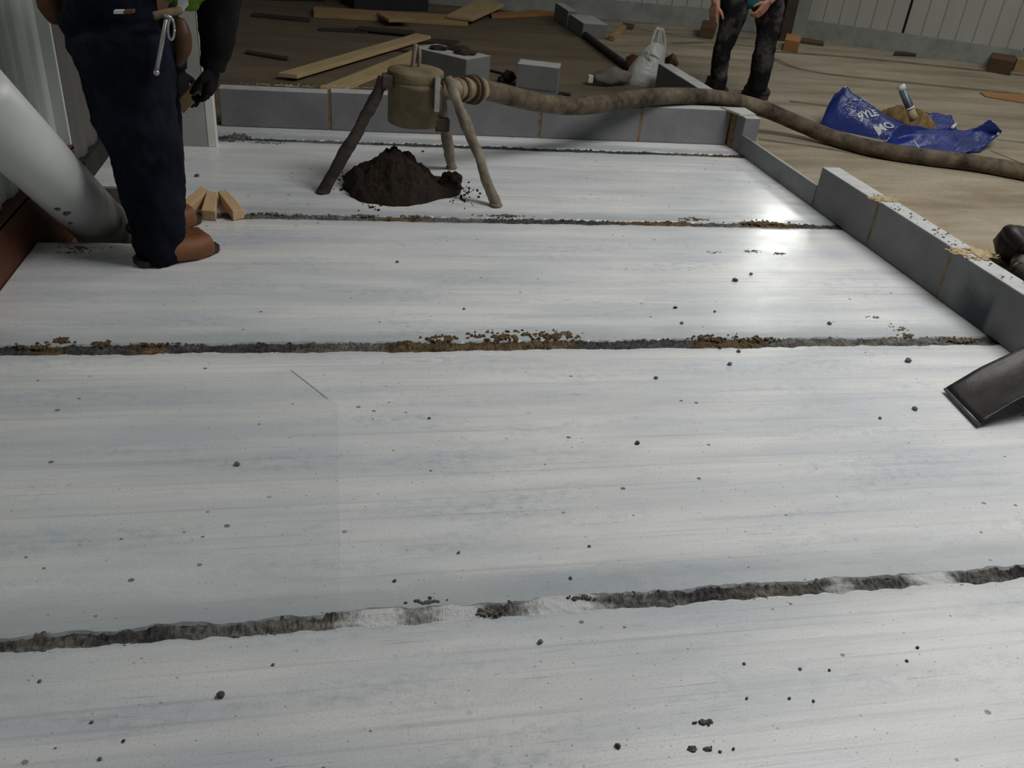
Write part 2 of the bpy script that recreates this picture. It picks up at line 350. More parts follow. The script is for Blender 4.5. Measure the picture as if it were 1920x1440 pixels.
# ------------------------------------------------------------------ setting: deck of precast planks
XL, XR = -1.145, 2.52
deck = empty('floor_deck', (0, 0, 0), kind='structure'); deck['label'] = 'deck of white painted concrete planks with rough grouted joints'
def jedge(j, side, x):
    a = (.0175 if j < 3 else .030)+.010*nz((x*6, j*5.1, side*3.), 1)+.007*nz((x*21, j*2.3, side*9.), 1)+.004*nz((x*60, j*3.3, side*5.), 1)
    return JY[j]+side*a
NJ = len(JY)
def plank(i):
    NX = 420; xs = [XL+(XR-XL)*k/NX for k in range(NX+1)]
    ends = []
    for x in xs:
        y0 = jedge(i, 1, x); y1 = jedge(i+1, -1, x) if i+1 < NJ else 5.2
        ends.append((y0, y1))
    if i in (3, 4):       # corner cut out for the pipe
        xn = -.72; k = max(j for j in range(NX+1) if xs[j] < xn)
        for j in range(k+1):
            ends[j] = (ends[j][0], 3.39+.004*nz((xs[j]*30, 1, 1))) if i == 3 else (4.085+.010*nz((xs[j]*25, 2, 1)), ends[j][1])
        xs.insert(k+1, xs[k]+.001); ends.insert(k+1, (jedge(i, 1, xs[k]), jedge(i+1, -1, xs[k])))
    v = []; f = []
    for x, (y0, y1) in zip(xs, ends):
        z1 = .0015*nz((x*6, i*3.3, 0)); z0 = .0015*nz((x*6, i*7.3, 4))
        ch = .004+.007*abs(nz((x*11, i, 2)))+.003*abs(nz((x*50, i, 7)))
        prof = [(y0, -.15), (y0, -.008), (y0+ch, -.002+z0), (y0+.045, 0), (y0+(y1-y0)*.5, 0.), (y1-.03, 0), (y1-ch, -.002+z1), (y1, -.008), (y1, -.15)]
        v += [(x, y, z) for y, z in prof]
    n = 9
    for k in range(len(xs)-1):
        for q in range(n-1): f.append((k*n+q, k*n+q+1, (k+1)*n+q+1, (k+1)*n+q))
        f.append((k*n+n-1, k*n, (k+1)*n, (k+1)*n+n-1))
    f.append(tuple(range(n))); f.append(tuple((len(xs)-1)*n+q for q in range(n)))
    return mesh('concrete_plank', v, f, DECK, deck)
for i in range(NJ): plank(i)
# grout in the joints; paint splashed over parts of it
GREY, DARK, BRWN, WHT = (.215, .205, .185), (.115, .112, .108), (.20, .14, .08), (.74, .75, .76)
def xs_of(j, pxs): return pxs
def grout(j, segs):
    """segs: (photo x start, colour) along joint j"""
    def col_at(x):
        c = segs[0][1]
        for sx, cc in segs:
            if x > sx: c = cc
        return c
    N = 1500; v = []; f = []; cols = []
    for k in range(N+1):
        x = XL+(XR-XL)*k/N
        if j == 4 and x < -.72: pass
        for q in range(9):
            s = (q-4)/4
            xx = x+.03*nz((x*13, j, s*2.))+.018*nz((x*75, s*6, j)); cs_ = [col_at(xx+dx) for dx in (-.024, -.016, -.008, 0., .008, .016, .024)]
            c = tuple(sum(q_[ch] for q_ in cs_)/7 for ch in range(3)); paint = sum(q_ is WHT for q_ in cs_)/7
            y = JY[j]+s*(.034 if j < 3 else .046)+.004*nz((x*30, s*3, j))
            zz = -.0055+.007*nz((x*26, s*2.2, j*4.))+.005*nz((x*80, s*6, j*2.))+.004*nz((x*190, s*14, j*2.))-.002*(1-abs(s))
            zz = zz*(1-paint)+paint*(-.002+.003*nz((x*20, s*2, j)))
            zz = min(zz, .004)
            if abs(s) > .8: zz -= .006
            v.append((x, y, zz))
            m = paint+(1-paint)*(.85+.5*nz((x*17, s*2, j+.4))+.6*nz((x*90, s*9, j+.7)))
            cols.append(tuple(min(1, max(0, ch*m)) for ch in c)+(1,))
    for k in range(N):
        for q in range(8): f.append((k*9+q, k*9+q+1, (k+1)*9+q+1, (k+1)*9+q))
    if j == 4:
        f = [q for q in f if min(v[w][0] for w in q) > -.74]
    o = mesh('joint_grout', v, f, GROUT, deck)
    a = o.data.color_attributes.new('Col', 'FLOAT_COLOR', 'POINT')
    for k, c in enumerate(cols): a.data[k].color = c
    return o
def gx(px, py): return atZ(px, py).x
grout(1, [(-9, GREY)])
grout(2, [(-9, GREY), (gx(150, 1195), DARK), (gx(330, 1185), GREY), (gx(655, 1163), WHT), (gx(765, 1160), GREY), (gx(800, 1155), WHT), (gx(915, 1150), DARK), (gx(960, 1145), GREY), (gx(985, 1143), WHT), (gx(1125, 1135), GREY), (gx(1300, 1120), DARK), (gx(1380, 1112), GREY), (gx(1560, 1095), WHT), (gx(1590, 1093), GREY), (gx(1710, 1082), WHT), (gx(1780, 1075), GREY), (gx(1870, 1065), DARK)])
grout(3, [(-9, DARK), (gx(60, 655), BRWN), (gx(120, 655), DARK), (gx(250, 653), BRWN), (gx(310, 652), DARK), (gx(560, 648), GREY), (gx(720, 646), BRWN), (gx(1080, 645), DARK), (gx(1300, 644), BRWN), (gx(1440, 643), GREY), (gx(1700, 643), GREY)])
grout(4, [(-9, GREY), (gx(700, 405), BRWN), (gx(800, 406), GREY), (gx(900, 407), DARK), (gx(1150, 410), BRWN), (gx(1300, 415), GREY), (gx(1400, 420), BRWN), (gx(1500, 427), DARK)])
grout(5, [(-9, DARK), (gx(560, 268), GREY), (gx(700, 268), DARK), (gx(1250, 285), BRWN)])
# mortar smeared over the plank edges beside the joints
def smear(name, mat, cpx, wpx, hpx, seed, parent, z=0., th=.004, dens=1.):
    """a ragged skin of mortar: many flat grains crowded towards the middle, one part"""
    c = atZ(*cpx, z)
    sx = (atZ(cpx[0]+wpx/2, cpx[1], z)-atZ(cpx[0]-wpx/2, cpx[1], z)).length/2
    sy = (atZ(cpx[0], cpx[1]-hpx/2, z)-atZ(cpx[0], cpx[1]+hpx/2, z)).length/2
    rnd = random.Random(seed*13+5); g = MB()
    n = int(min(170, max(26, 26+sx*sy*26000))*dens); gr = .0045+.05*min(sx, sy)
    for k in range(n):
        u = max(-1.3, min(1.3, rnd.gauss(0, .48))); w = rnd.gauss(0, .42)*(1-.35*abs(u))
        if nz((u*2.2, w*2.2, seed*1.9)) < -.12: continue
        r = gr*(.45+rnd.random())*(1-.45*min(1, math.hypot(u, w)))
        x = c.x+u*sx; y = c.y+w*sy
        m = 7; ph = rnd.random()*6; ring = []
        for q in range(m):
            an = 2*PI*q/m+ph; rr = r*(.65+.6*rnd.random()); ring.append((x+rr*1.5*math.cos(an), y+rr*math.sin(an)))
        h = th*(.35+.65*rnd.random())
        v0 = [(p[0], p[1], z-.001) for p in ring]+[(x+(p[0]-x)*.6, y+(p[1]-y)*.6, z+h*.8) for p in ring]+[(x, y, z+h)]
        g.add(v0, [(q, (q+1) % m, m+(q+1) % m, m+q) for q in range(m)]+[(m+q, m+(q+1) % m, 2*m) for q in range(m)])
    return g.build(name, mat, parent)
SMB = simple('brown_mortar_smear', (.085, .052, .026, 1), (.19, .13, .07, 1), 40, .95, .7, 130)
SMG = simple('grey_mortar_smear', (.10, .095, .085, 1), (.19, .18, .16, 1), 40, .95, .7, 130)
for k, (c, w, h, m, th) in enumerate([((835, 634), 90, 16, SMB, .006), ((960, 630), 190, 24, SMB, .008), ((1045, 630), 90, 22, SMB, .006), ((1340, 634), 90, 16, SMB, .006), ((1430, 634), 60, 14, SMB, .005),
        ((1800, 637), 60, 12, SMB, .004), ((1680, 615), 30, 16, SMB, .003), ((1640, 595), 30, 5, SMG, .002), ((1700, 628), 26, 10, SMB, .003), ((1430, 418), 110, 9, SMB, .005), ((1300, 411), 60, 7, SMB, .004), ((775, 405), 40, 5, SMG, .004), ((945, 405), 90, 7, SMB, .004), ((680, 404), 50, 5, SMG, .003), ((510, 400), 60, 5, SMG, .003),
        ((110, 640), 60, 14, SMB, .006), ((190, 645), 50, 12, SMB, .005), ((60, 650), 70, 14, SMB, .005), ((290, 645), 70, 9, SMB, .006), ((915, 1148), 50, 16, SMG, .005), ((800, 1128), 60, 14, SMG, .003), ((1095, 1120), 50, 12, SMG, .003),
        ((1410, 472), 26, 8, SMG, .004), ((1462, 476), 22, 6, SMG, .003), ((1335, 473), 24, 6, SMG, .002), ((1320, 1355), 38, 12, SMG, .006), ((1298, 1405), 20, 10, SMG, .005), ((1326, 1404), 18, 10, SMG, .005),
        ((150, 465), 90, 8, SMG, .004), ((140, 474), 60, 6, SMG, .003), ((445, 258), 50, 14, SMG, .012), ((430, 264), 40, 8, SMG, .01), ((500, 268), 70, 5, SMG, .005)]):
    smear('mortar_smear', m, c, w, h, k, deck, 0., th)
# notch floor under the corner cut-out and the ground under the deck
mesh('notch_base', *(lambda b: (b.v, b.f))(MB().box((-1.145, 3.3, -.30), (-.65, 4.2, -.16))), simple('brown_grey_concrete', (.15, .115, .085, 1), (.24, .20, .155, 1), 8, .9, .4), deck)
mesh('plank_core', *(lambda b: (b.v, b.f))(MB().box((-1.14, 4.10, -.155), (-.70, 4.2, -.014)).box((-.715, 3.36, -.155), (-.66, 4.15, -.014))), simple('raw_plank_edge', (.13, .10, .075, 1), (.20, .165, .13, 1), 12, .95, .6), deck)
mesh('notch_face', *(lambda b: (b.v, b.f))(MB().box((-1.14, 4.058, -.155), (-.722, 4.074, -.010))), simple('raw_plank_end', (.13, .10, .075, 1), (.20, .165, .13, 1), 12, .95, .6), deck)
mesh('notch_ledge', *(lambda b: (b.v, b.f))(MB().box((-1.14, 3.95, -.16), (-.722, 4.057, -.115))), simple('pale_ledge', (.26, .235, .19, 1), (.36, .33, .27, 1), 12, .95, .6), deck)

# ------------------------------------------------------------------ setting: floors
def structure(o, label=None):
    o['kind'] = 'structure'
    if label: o['label'] = label
    return o
fr = structure(MB().box((2.52, -2, -.2), (13, 14, 0)).build('floor_slab', FLOOR_R), 'dusty buff concrete floor to the right of the kerb')
fl = structure(MB().box((-3, 5.2, -.2), (2.52, 14, 0)).build('floor_back', FLOOR_L), 'brown concrete floor beyond the far kerb')
def groove(pxs, w, parent, nm='floor_joint', mat=None):
    P = spline([atZ(x, y, 0) for x, y in pxs], 5); v = []; f = []
    for i, p in enumerate(P):
        t = (P[min(i+1, len(P)-1)]-P[max(i-1, 0)]).normalized(); nn = Vector((-t.y, t.x, 0))*w/2
        v += [p+nn+Vector((0, 0, .0012)), p-nn+Vector((0, 0, .0012)), p-nn-Vector((0, 0, .01)), p+nn-Vector((0, 0, .01))]
    for i in range(len(P)-1):
        for q in range(4): f.append((i*4+q, i*4+(q+1)%4, (i+1)*4+(q+1)%4, (i+1)*4+q))
    f += [(0, 1, 2, 3), tuple(len(v)-4+q for q in range(4))]
    return mesh(nm, v, f, mat or simple('dark_joint', (.085, .068, .045, 1), (.20, .165, .115, 1), 6, .95, 0), parent)
groove([(546, 695), (580, 721), (614, 748)], .0022, deck, 'scratch', simple('grey_scratch', (.26, .29, .31, 1), (.36, .39, .41, 1), 30, .8, 0))
groove([(1422, 261), (1540, 277), (1620, 290), (1760, 306), (1925, 325)], .05, fr)
groove([(1450, 110), (1490, 127), (1560, 140), (1700, 155), (1920, 177)], .10, fr)
groove([(1452, 97), (1600, 108), (1760, 124), (1925, 142)], .12, fr)
groove([(1260, 82), (1340, 80), (1460, 92)], .09, fr)
groove([(1200, 55), (1340, 78)], .04, fr)
groove([(1870, 262), (1925, 268)], .035, fr)
groove([(1858, 283), (1925, 310)], .02, fr)
groove([(1480, 190), (1560, 200), (1700, 222)], .06, fr)

# ------------------------------------------------------------------ setting: walls
def corrug(name, x, y0, y1, z0, z1, mat, pitch=.19, depth=.014, axis='y'):
    prof = []; y = y0
    while y < y1:
        for a, b in ((0, 0), (.36, 0), (.5, 1), (.86, 1)):
            yy = y+a*pitch
            if yy <= y1: prof.append((yy, b*depth))
        y += pitch
    prof.append((y1, 0)); v = []; f = []; n = len(prof)
    for z in (z0, z1):
        for yy, dd in prof: v.append((x+dd, yy, z))
    for k in range(n-1): f.append((k, k+1, n+k+1, n+k))
    v += [(x-.02, y0, z0), (x-.02, y1, z0), (x-.02, y0, z1), (x-.02, y1, z1)]; a = 2*n
    f += [(a, a+1, a+3, a+2), (0, a, a+2, n), (n-1, 2*n-1, a+3, a+1), tuple(range(n))+(a+1, a), tuple(range(n, 2*n))+(a+3, a+2)]
    return mesh(name, v, f, mat)
structure(corrug('wall_left', -1.205, .8, 4.085, .185, 3.4, CLAD_L), 'pale corrugated wall sheet on the left')
wl2 = structure(corrug('wall_left_corner', -1.155, 4.085, 4.74, .0, 3.4, cladding('dark_grey_sheet', (.085, .082, .075, 1), (.15, .148, .135, 1))), 'corrugated wall sheet stepping forward at the far left corner')  # coloured darker than the sheet next to it
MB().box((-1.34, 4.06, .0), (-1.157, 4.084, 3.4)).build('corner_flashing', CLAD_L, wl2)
MB().box((-1.16, 4.085, .0), (-1.118, 4.74, .10)).build('shade_strip', DARKGAP, wl2)  # dark strip added for the shade at the foot of the sheet
wr = structure(MB().box((-1.16, 4.735, 0), (-.672, 4.80, 3.4)).build('wall_return', simple('shaded_board_face', (.30, .30, .285, 1), (.40, .40, .375, 1), 4, .7, .1), bevel=.003), 'tall board panel with its lit edge coloured paler at the far left corner of the deck')  # front face coloured greyer than the edge, as the less lit side
MB().box((-.671, 4.732, 0.001), (-.628, 4.803, 3.4)).build('lit_edge', simple('lit_edge_white', (.66, .66, .62, 1), (.78, .78, .74, 1), 6, .6, .1), wr, bevel=.003)  # edge of the same board, coloured paler as lit from the right
# edge beam
eb = empty('steel_edge_beam', (-1.15, 2.5, -.1), 'red oxide painted steel edge beam along the left of the deck', 'beam')
MB().box((-1.165, .8, -.2), (-1.150, 4.075, .178)).build('web', REDOX, eb)
MB().box((-1.24, .8, .168), (-1.150, 4.075, .184)).build('top_flange', REDOX, eb)
MB().box((-1.165, .8, -.14), (-1.146, 4.075, -.12)).build('lower_lip', REDOX, eb)
# back wall: two runs of grooved sheets
def backwall(name, A, B, z0, z1, panel, label, bold):
    A = Vector(A); B = Vector(B); d = (B-A); L = d.length; d.normalize(); nrm = Vector((d.y, -d.x, 0))   # towards the camera
    root = empty(name, (A.x, A.y, 0), kind='structure'); root['label'] = label
    back = MB().prism([A+Vector((0,0,z0)), B+Vector((0,0,z0)), B-nrm*.06+Vector((0,0,z0)), A-nrm*.06+Vector((0,0,z0))],
                      [A+Vector((0,0,z1)), B+Vector((0,0,z1)), B-nrm*.06+Vector((0,0,z1)), A-nrm*.06+Vector((0,0,z1))])
    back.build('backing', DARKGAP, root)
    s = 0.
    while s < L-.05:
        e = min(L, s+panel-.028); prof = []; g = .178; y = s
        prof.append((s, .0)); prof.append((s, .03))
        while y+g < e-.03:
            y += g; prof += [(y-.007, .03), (y-.004, .016), (y+.004, .016), (y+.007, .03)]
        prof += [(e, .03), (e, 0)]; v = []; f = []; n = len(prof)
        for z in (z0, z1):
            for a, b in prof: v.append(A+d*a+nrm*(b+.001)+Vector((0, 0, z)))
        for k in range(n): f.append((k, (k+1) % n, n+(k+1) % n, n+k))
        f += [tuple(range(n)), tuple(range(n, 2*n))]
        mesh('wall_sheet', v, f, CLAD_B, root)
        s += panel
    return root, A, d, nrm, L
bw, bA, bd, bn, bL = backwall('wall_back', (-2.6, 11.43, 0), (5.22, 10.32, 0), .16, 4.5, 1.42, 'off-white grooved sheet wall across the back', 0)
rw, rA, rd, rn, rL = backwall('wall_right', (5.30, 10.16, 0), (10.6, 6.48, 0), .16, 4.5, 1.26, 'off-white grooved sheet wall at the back right', 0)
def upstand(name, A, d, nrm, L, h, t, mat, label):
    A = A-Vector((0, 0, A.z))
    return structure(MB().prism([A, A+d*L, A+d*L+nrm*t, A+nrm*t], [A+Vector((0,0,h)), A+d*L+Vector((0,0,h)), A+d*L+nrm*(t*.6)+Vector((0,0,h)), A+nrm*(t*.6)+Vector((0,0,h))]).build(name, mat), label)
upstand('trim_1', bA, bd, bn, bL, .20, .10, FLASH, 'grey flashing strip at the foot of the back wall')
upstand('trim_2', rA, rd, rn, rL, .20, .10, FLASH, 'grey flashing strip at the foot of the back right wall')
# window high in the back wall, above the picture: the daylight that glints on the deck
wc = rA+rd*.43; wn = rn
win = empty('window_1', (wc.x, wc.y, 1.7), kind='structure')
def wbox(u0, u1, z0, z1, o0, o1):
    q = [wc+rd*u0+wn*o0, wc+rd*u1+wn*o0, wc+rd*u1+wn*o1, wc+rd*u0+wn*o1]
    return [Vector((p.x, p.y, z0)) for p in q], [Vector((p.x, p.y, z1)) for p in q]
for (u0, u1, z0, z1) in ((-.20, -.15, 1.52, 3.18), (.15, .20, 1.52, 3.18), (-.20, .20, 1.52, 1.57), (-.20, .20, 3.13, 3.18)):
    MB().prism(*wbox(u0, u1, z0, z1, .02, .07)).build('window_frame', FLASH, win)
pg = NT('daylit_pane'); pg.b.inputs['Emission Color'].default_value = (.97, 1, .94, 1); pg.b.inputs['Emission Strength'].default_value = 3.0
MB().prism(*wbox(-.15, .15, 1.57, 3.13, .032, .045)).build('pane', pg.out((.8, .82, .8, 1), .3), win)

structure(corrug('wall_left_far', -2.75, 4.81, 11.5, 0, 4.5, CLAD_L), 'pale corrugated wall sheet far back on the left')
# steel column and its flashing
colr = empty('steel_column', (5.03, 9.74, 0), 'dark brown steel column standing in front of the back wall', 'column')
MB().box((4.97, 9.70, 0), (5.10, 9.715, 4.4)).box((4.97, 9.83, 0), (5.10, 9.845, 4.4)).box((5.028, 9.71, 0), (5.042, 9.835, 4.4)).build('section', BROWNSTEEL, colr)
MB().box((4.93, 9.66, 0), (5.14, 9.88, .015)).build('base_plate', BROWNSTEEL, colr)
structure(MB().box((5.19, 9.98, .0), (5.40, 10.10, 4.4)).build('trim_3', FLASH), 'grey corner flashing beside the steel column')

# ------------------------------------------------------------------ block kerbs
H = .215
def bevbox(name, lo, hi, mat, parent, bev=.006):
    return MB().box(lo, hi).build(name, mat, parent, bevel=bev)
kb = empty('block_kerb', (.9, 5.2, 0), 'low kerb of grey blocks across the far end of the white deck', 'kerb')
KX = [-.650, -.043, .578, 1.205, 1.842, 2.440]
for i in range(5):
    j = .003*(i % 2)
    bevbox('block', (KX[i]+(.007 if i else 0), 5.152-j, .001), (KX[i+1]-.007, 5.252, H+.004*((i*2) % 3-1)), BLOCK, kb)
    if i: MB().box((KX[i]-.007, 5.154, .001), (KX[i]+.007, 5.25, H-.004)).build('mortar_joint', MORTAR, kb)
for k, (px, w, h) in enumerate([((535, 160), 150, 5), ((1050, 184), 70, 4), ((640, 162), 120, 5)]):
    smear('mortar_smear', DUSTM, px, w, h, k+50, kb, H, .003)
MB().box((2.440, 5.10, .001), (2.452, 5.24, H-.01)).build('mortar_joint', MORTAR, kb)
kr = empty('block_kerb', (2.5, 3.5, 0), 'kerb of grey blocks along the right side of the deck', 'kerb')
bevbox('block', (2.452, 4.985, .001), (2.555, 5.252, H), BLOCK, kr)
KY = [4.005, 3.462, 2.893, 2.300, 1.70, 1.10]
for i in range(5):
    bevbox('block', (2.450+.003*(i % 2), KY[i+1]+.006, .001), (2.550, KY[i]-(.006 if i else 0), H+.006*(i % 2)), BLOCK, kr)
    if i: MB().box((2.4535, KY[i]-.007, .001), (2.548, KY[i]+.007, H-.003)).build('mortar_joint', MORTAR, kr)
SLIPM = simple('grey_board', (.14, .15, .152, 1), (.24, .25, .252, 1), 3, .45, .1)
tag(MB().box((2.452, 4.012, .001), (2.474, 4.980, .112)).build('edging_board', SLIPM, None, bevel=.002), 'thin smooth grey board edging the deck between the corner block and the tall blocks', 'board')
for k, (px, w, h, m) in enumerate([((1660, 373), 44, 10, DUSTM), ((1825, 473), 62, 22, DUSTM)]):
    smear('mortar_smear', m, px, w, h*1.2, k+60, kr, H+.003, .004, 5.)
# dark grit lying on the kerb top
sl = [atZ(x, y, H+.012) for x, y in [(1352, 200), (1397, 202), (1417, 214), (1388, 214)]]
tag(MB().prism([Vector((p.x, p.y, H+.001)) for p in sl], sl).build('slip', simple('pale_slip', (.42, .42, .40, 1), (.54, .54, .51, 1), 9, .8, .2), None), 'thin pale offcut slip lying on top of the corner block under the hose', 'slip')
g = MB()
for k in range(46):
    t = random.random(); y = 3.42-.56*t if k < 34 else 2.88-.4*t
    g.blob((2.462+random.random()*.075, y, H+.007+.001), .002+.0035*random.random()**2, k, .4, 1.5, 1, (1.4, 1, .7))
tag(g.build('grit', CRUMB), 'scatter of dark grit on top of the right block kerb', 'grit', kind='stuff')
kf = empty('block_kerb', (2.5, 8, 0), 'row of grey blocks running back from the far right corner of the deck', 'kerb')
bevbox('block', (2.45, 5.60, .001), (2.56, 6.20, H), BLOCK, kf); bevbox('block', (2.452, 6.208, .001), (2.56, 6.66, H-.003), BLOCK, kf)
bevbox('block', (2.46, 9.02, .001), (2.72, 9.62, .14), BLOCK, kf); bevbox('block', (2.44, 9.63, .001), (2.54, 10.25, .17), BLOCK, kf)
DKFACE = simple('dark_rubber_tube', (.020, .018, .015, 1), (.045, .04, .034, 1), 9, .8, .3)
tag(MB().tube(spline([(2.47, 7.32, .034), (2.47, 7.7, .034), (2.475, 8.2, .034), (2.49, 9.0, .034)], 5), .032, 12).build('pipe', DKFACE, None, True), 'thin dark pipe lying in line between the far grey blocks', 'pipe')

# ------------------------------------------------------------------ slanted white pipe in the corner
pp = empty('drain_pipe', tuple(atY(205, 430, 3.62)), 'thick white plastic pipe slanting into the corner opening of the deck', 'pipe')
A_ = atY(-60, 172, 2.72); B_ = atY(186, 418, 3.60)
d_ = (B_-A_).normalized()
MB().tube([A_, A_.lerp(B_, .5), B_], .108, 40).build('pipe_run', PVC, pp, True)
B2 = B_+d_*.035
MB().tube([B_, B_+d_*.012, B2], [.108, .113, .113], 40).build('collar', PVC, pp, True)
e1 = B2+d_*.025+Vector((.0, .01, -.05)); e2 = e1+Vector((0, .01, -.10))
MB().tube([B2-d_*.03, B2+d_*.005, e1, e2], [.106, .106, .104, .102], 40).build('elbow', PVC, pp, True)
for (x, y), w in (((108, 391), 10), ((125, 399), 12), ((88, 374), 6), ((132, 418), 7)):
    q = ray(x, y); # mark sits on the pipe's facing side
    t0 = (A_+d_*((B_-A_).length*.8)-C0).dot(FW)/q.dot(FW)
    best = min((C0+q*(t0*k) for k in [i/400 for i in range(360, 420)]), key=lambda p: abs((p-A_-(d_*((p-A_).dot(d_)))).length-.1085))
    nrm = (best-A_-d_*((best-A_).dot(d_))).normalized()
    MB().blob(best, w*mpp(best)*.5, w, .5, 1.5, 2, (1.1, 1.1, .9)).build('scuff_mark', DARKMARK, pp)
    bpy.context.view_layer.update()

# ------------------------------------------------------------------ tripod delivery pot and hose
tp = empty('mortar_pot_tripod', (.36, 4.15, 0), 'muddy khaki steel pot on three splayed legs standing over the dark heap', 'tripod')
PC = Vector((.360, 4.15, 0))
MB().lathe(PC, [(.118, .318), (.127, .325), (.127, .50), (.131, .502), (.131, .556), (.127, .562), (.09, .572), (.0, .575)], 40).build('pot', POT, tp, True, disp=(.006, .08, 3))
MB().lathe(PC, [(.1315, .490), (.1345, .492), (.1345, .512), (.1315, .514)], 40).build('rim_band', POT, tp, True)
hp = MB(); hp.tube(spline([PC+Vector((-.018, -.012, .56)), PC+Vector((-.010, -.012, .63)), PC+Vector((-.004, -.010, .675))], 5), .010, 10)
hp.tube(spline([PC+Vector((.012, .0, .56)), PC+Vector((.016, 0, .62)), PC+Vector((.012, 0, .665))], 5), .008, 10)
hp.build('lid_handle', LEGM, tp, True)
def leg(name_, top, mid, foot, r, mat, seed):
    return MB().tube(spline([top, mid, foot], 24), r, 16, True, .38, seed).build('leg', mat, tp, True, disp=(.012, .035, 3))
fA = atZ(605, 362); fB = atZ(930, 387); fC = atZ(847, 316)
tA = Vector((.215, 4.10, .525)); tB = Vector((.500, 4.10, .545)); tC = Vector((.47, 4.24, .50))
leg('leg', tA, tA.lerp(fA, .5)+Vector((.012, 0, .01)), fA, .027, LEGD, 1)
leg('leg', tB, tB.lerp(fB, .5)+Vector((.004, 0, .006)), fB, .024, LEGM, 2)
leg('leg', tC, tC.lerp(fC, .5), fC, .024, LEGM, 3)
for f_ in (fA, fB, fC): MB().blob(f_+Vector((0, 0, .008)), .032, 3, .2, 1.3, 2, (1, 1, .35)).build('foot', LEGM if f_ is not fA else LEGD, tp, True)
bk = atY(819, 178, 4.02)
MB().box(bk+Vector((-.011, -.010, -.075)), bk+Vector((.013, .03, .075))).build('bracket', STEEL, tp, bevel=.003)
MB().box((.205, 4.06, .49), (.25, 4.14, .545)).build('bracket', LEGD, tp, bevel=.003)
MB().box((.455, 4.07, .30), (.52, 4.12, .36)).build('clamp', LEGD, tp, bevel=.006)
o0 = Vector((.470, 4.19, .47)); o1 = atY(905, 168, 4.42); od = (o1-o0).normalized(); oL = (o1-o0).length
MB().tube([o0, o1], .05, 24).build('outlet', COUP, tp, True)
hs = empty('delivery_hose', tuple(atZ(1700, 292)), 'long muddy rubber hose running from the pot over the kerb and across the floor', 'hose')
for u, r, w, m in ((.40, .056, .020, COUP), (.50, .061, .010, RUSTY), (.59, .057, .024, COUP), (.71, .070, .016, RUSTY), (.80, .073, .016, RUSTY), (.91, .060, .034, COUP)):
    p = o0+od*oL*u; MB().lathe(p-od*w/2, [(r*.9, 0), (r, w*.2), (r, w*.8), (r*.9, w)], 28, od).build('coupling_ring', m, hs, True)
hp_ = [o0+od*oL*.9, o1, atY(945, 177, 4.50), atY(1000, 190, 4.62), atY(1060, 198, 4.76), atY(1115, 196.5, 4.90), atY(1180, 186, 5.06), atY(1245, 180, 5.18), atY(1310, 181, 5.29), atY(1375, 189, 5.38),
       atY(1438, 207, 5.44), atY(1500, 233, 5.40), atZ(1562, 258, .052), atZ(1640, 279, .052), atZ(1735, 294, .052), atZ(1830, 306, .052), atZ(1925, 323, .052), atZ(2080, 352, .052)]
MB().tube(spline(hp_, 8), .0505, 20, True, .03, 4).build('hose_run', HOSE, hs, True)

# ------------------------------------------------------------------ heap under the tripod
def heap(name, outline, peaks, mat, seed, z=0, res=60, rough=.03):
    xs = [p.x for p in outline]; ys = [p.y for p in outline]; x0, x1, y0, y1 = min(xs)-.03, max(xs)+.03, min(ys)-.03, max(ys)+.03
    cx = sum(xs)/len(xs); cy = sum(ys)/len(ys)
    v = []; f = []; idx = {}
    def inside(x, y):
        c = False; n = len(outline); dm = 9
        for i in range(n):
            a = outline[i]; b = outline[(i+1) % n]
            if (a.y > y) != (b.y > y) and x < (b.x-a.x)*(y-a.y)/(b.y-a.y)+a.x: c = not c
            ab = Vector((b.x-a.x, b.y-a.y)); ap = Vector((x-a.x, y-a.y)); t = max(0, min(1, ap.dot(ab)/max(1e-9, ab.dot(ab))))
            dm = min(dm, (ap-ab*t).length)
        return dm if c else -dm
    for i in range(res+1):
        for j in range(res+1):
            x = x0+(x1-x0)*i/res; y = y0+(y1-y0)*j/res
            dd = inside(x, y)+.02*nz((x*14, y*14, seed))
            h = 0
            for (px, py, ph, pr) in peaks:
                q = math.hypot(x-px, y-py)/pr
                h = max(h, ph*max(0, 1-q)**.85)
            n = rough*nz((x*13, y*13, seed))+rough*.6*nz((x*31, y*31, seed+2))+rough*.3*nz((x*70, y*70, seed+5))
            zz = min(max(dd, -.02)*1.9, h+.015)+max(0, min(1, dd*12))*n if dd > 0 else -.012
            v.append((x, y, z+max(zz, -.012)))
    for i in range(res):
        for j in range(res): f.append((i*(res+1)+j, (i+1)*(res+1)+j, (i+1)*(res+1)+j+1, i*(res+1)+j+1))
    return mesh(name, v, f, mat)
ol = [atZ(*p) for p in [(640, 345), (655, 370), (690, 383), (740, 388), (790, 384), (835, 372), (862, 366), (866, 352), (840, 338), (800, 330), (760, 322), (700, 320), (655, 322)]]
hpk = [(atZ(738, 356).x, atZ(738, 356).y, .205, .235), (atZ(695, 356).x, atZ(695, 356).y, .12, .20), (atZ(785, 362).x, atZ(785, 362).y, .10, .16), (atZ(820, 364).x, atZ(820, 364).y, .05, .12)]
he = heap('mortar_heap', ol, hpk, SOIL, 3, 0, 90, .035)
tag(he, 'heap of dark damp crumbly mortar on the white deck beneath the tripod', 'heap')
lump = atZ(848, 362)
MB().blob(lump+Vector((-.01, .02, .045)), .058, 5, .45, 2.2, 3).build('lump', SOIL, he)
MB().blob(atZ(738, 356)+Vector((0, .0, .165)), .034, 6, .5, 2.2, 3, (.8, .8, 1.3)).build('lump', SOIL, he)
cr = MB()
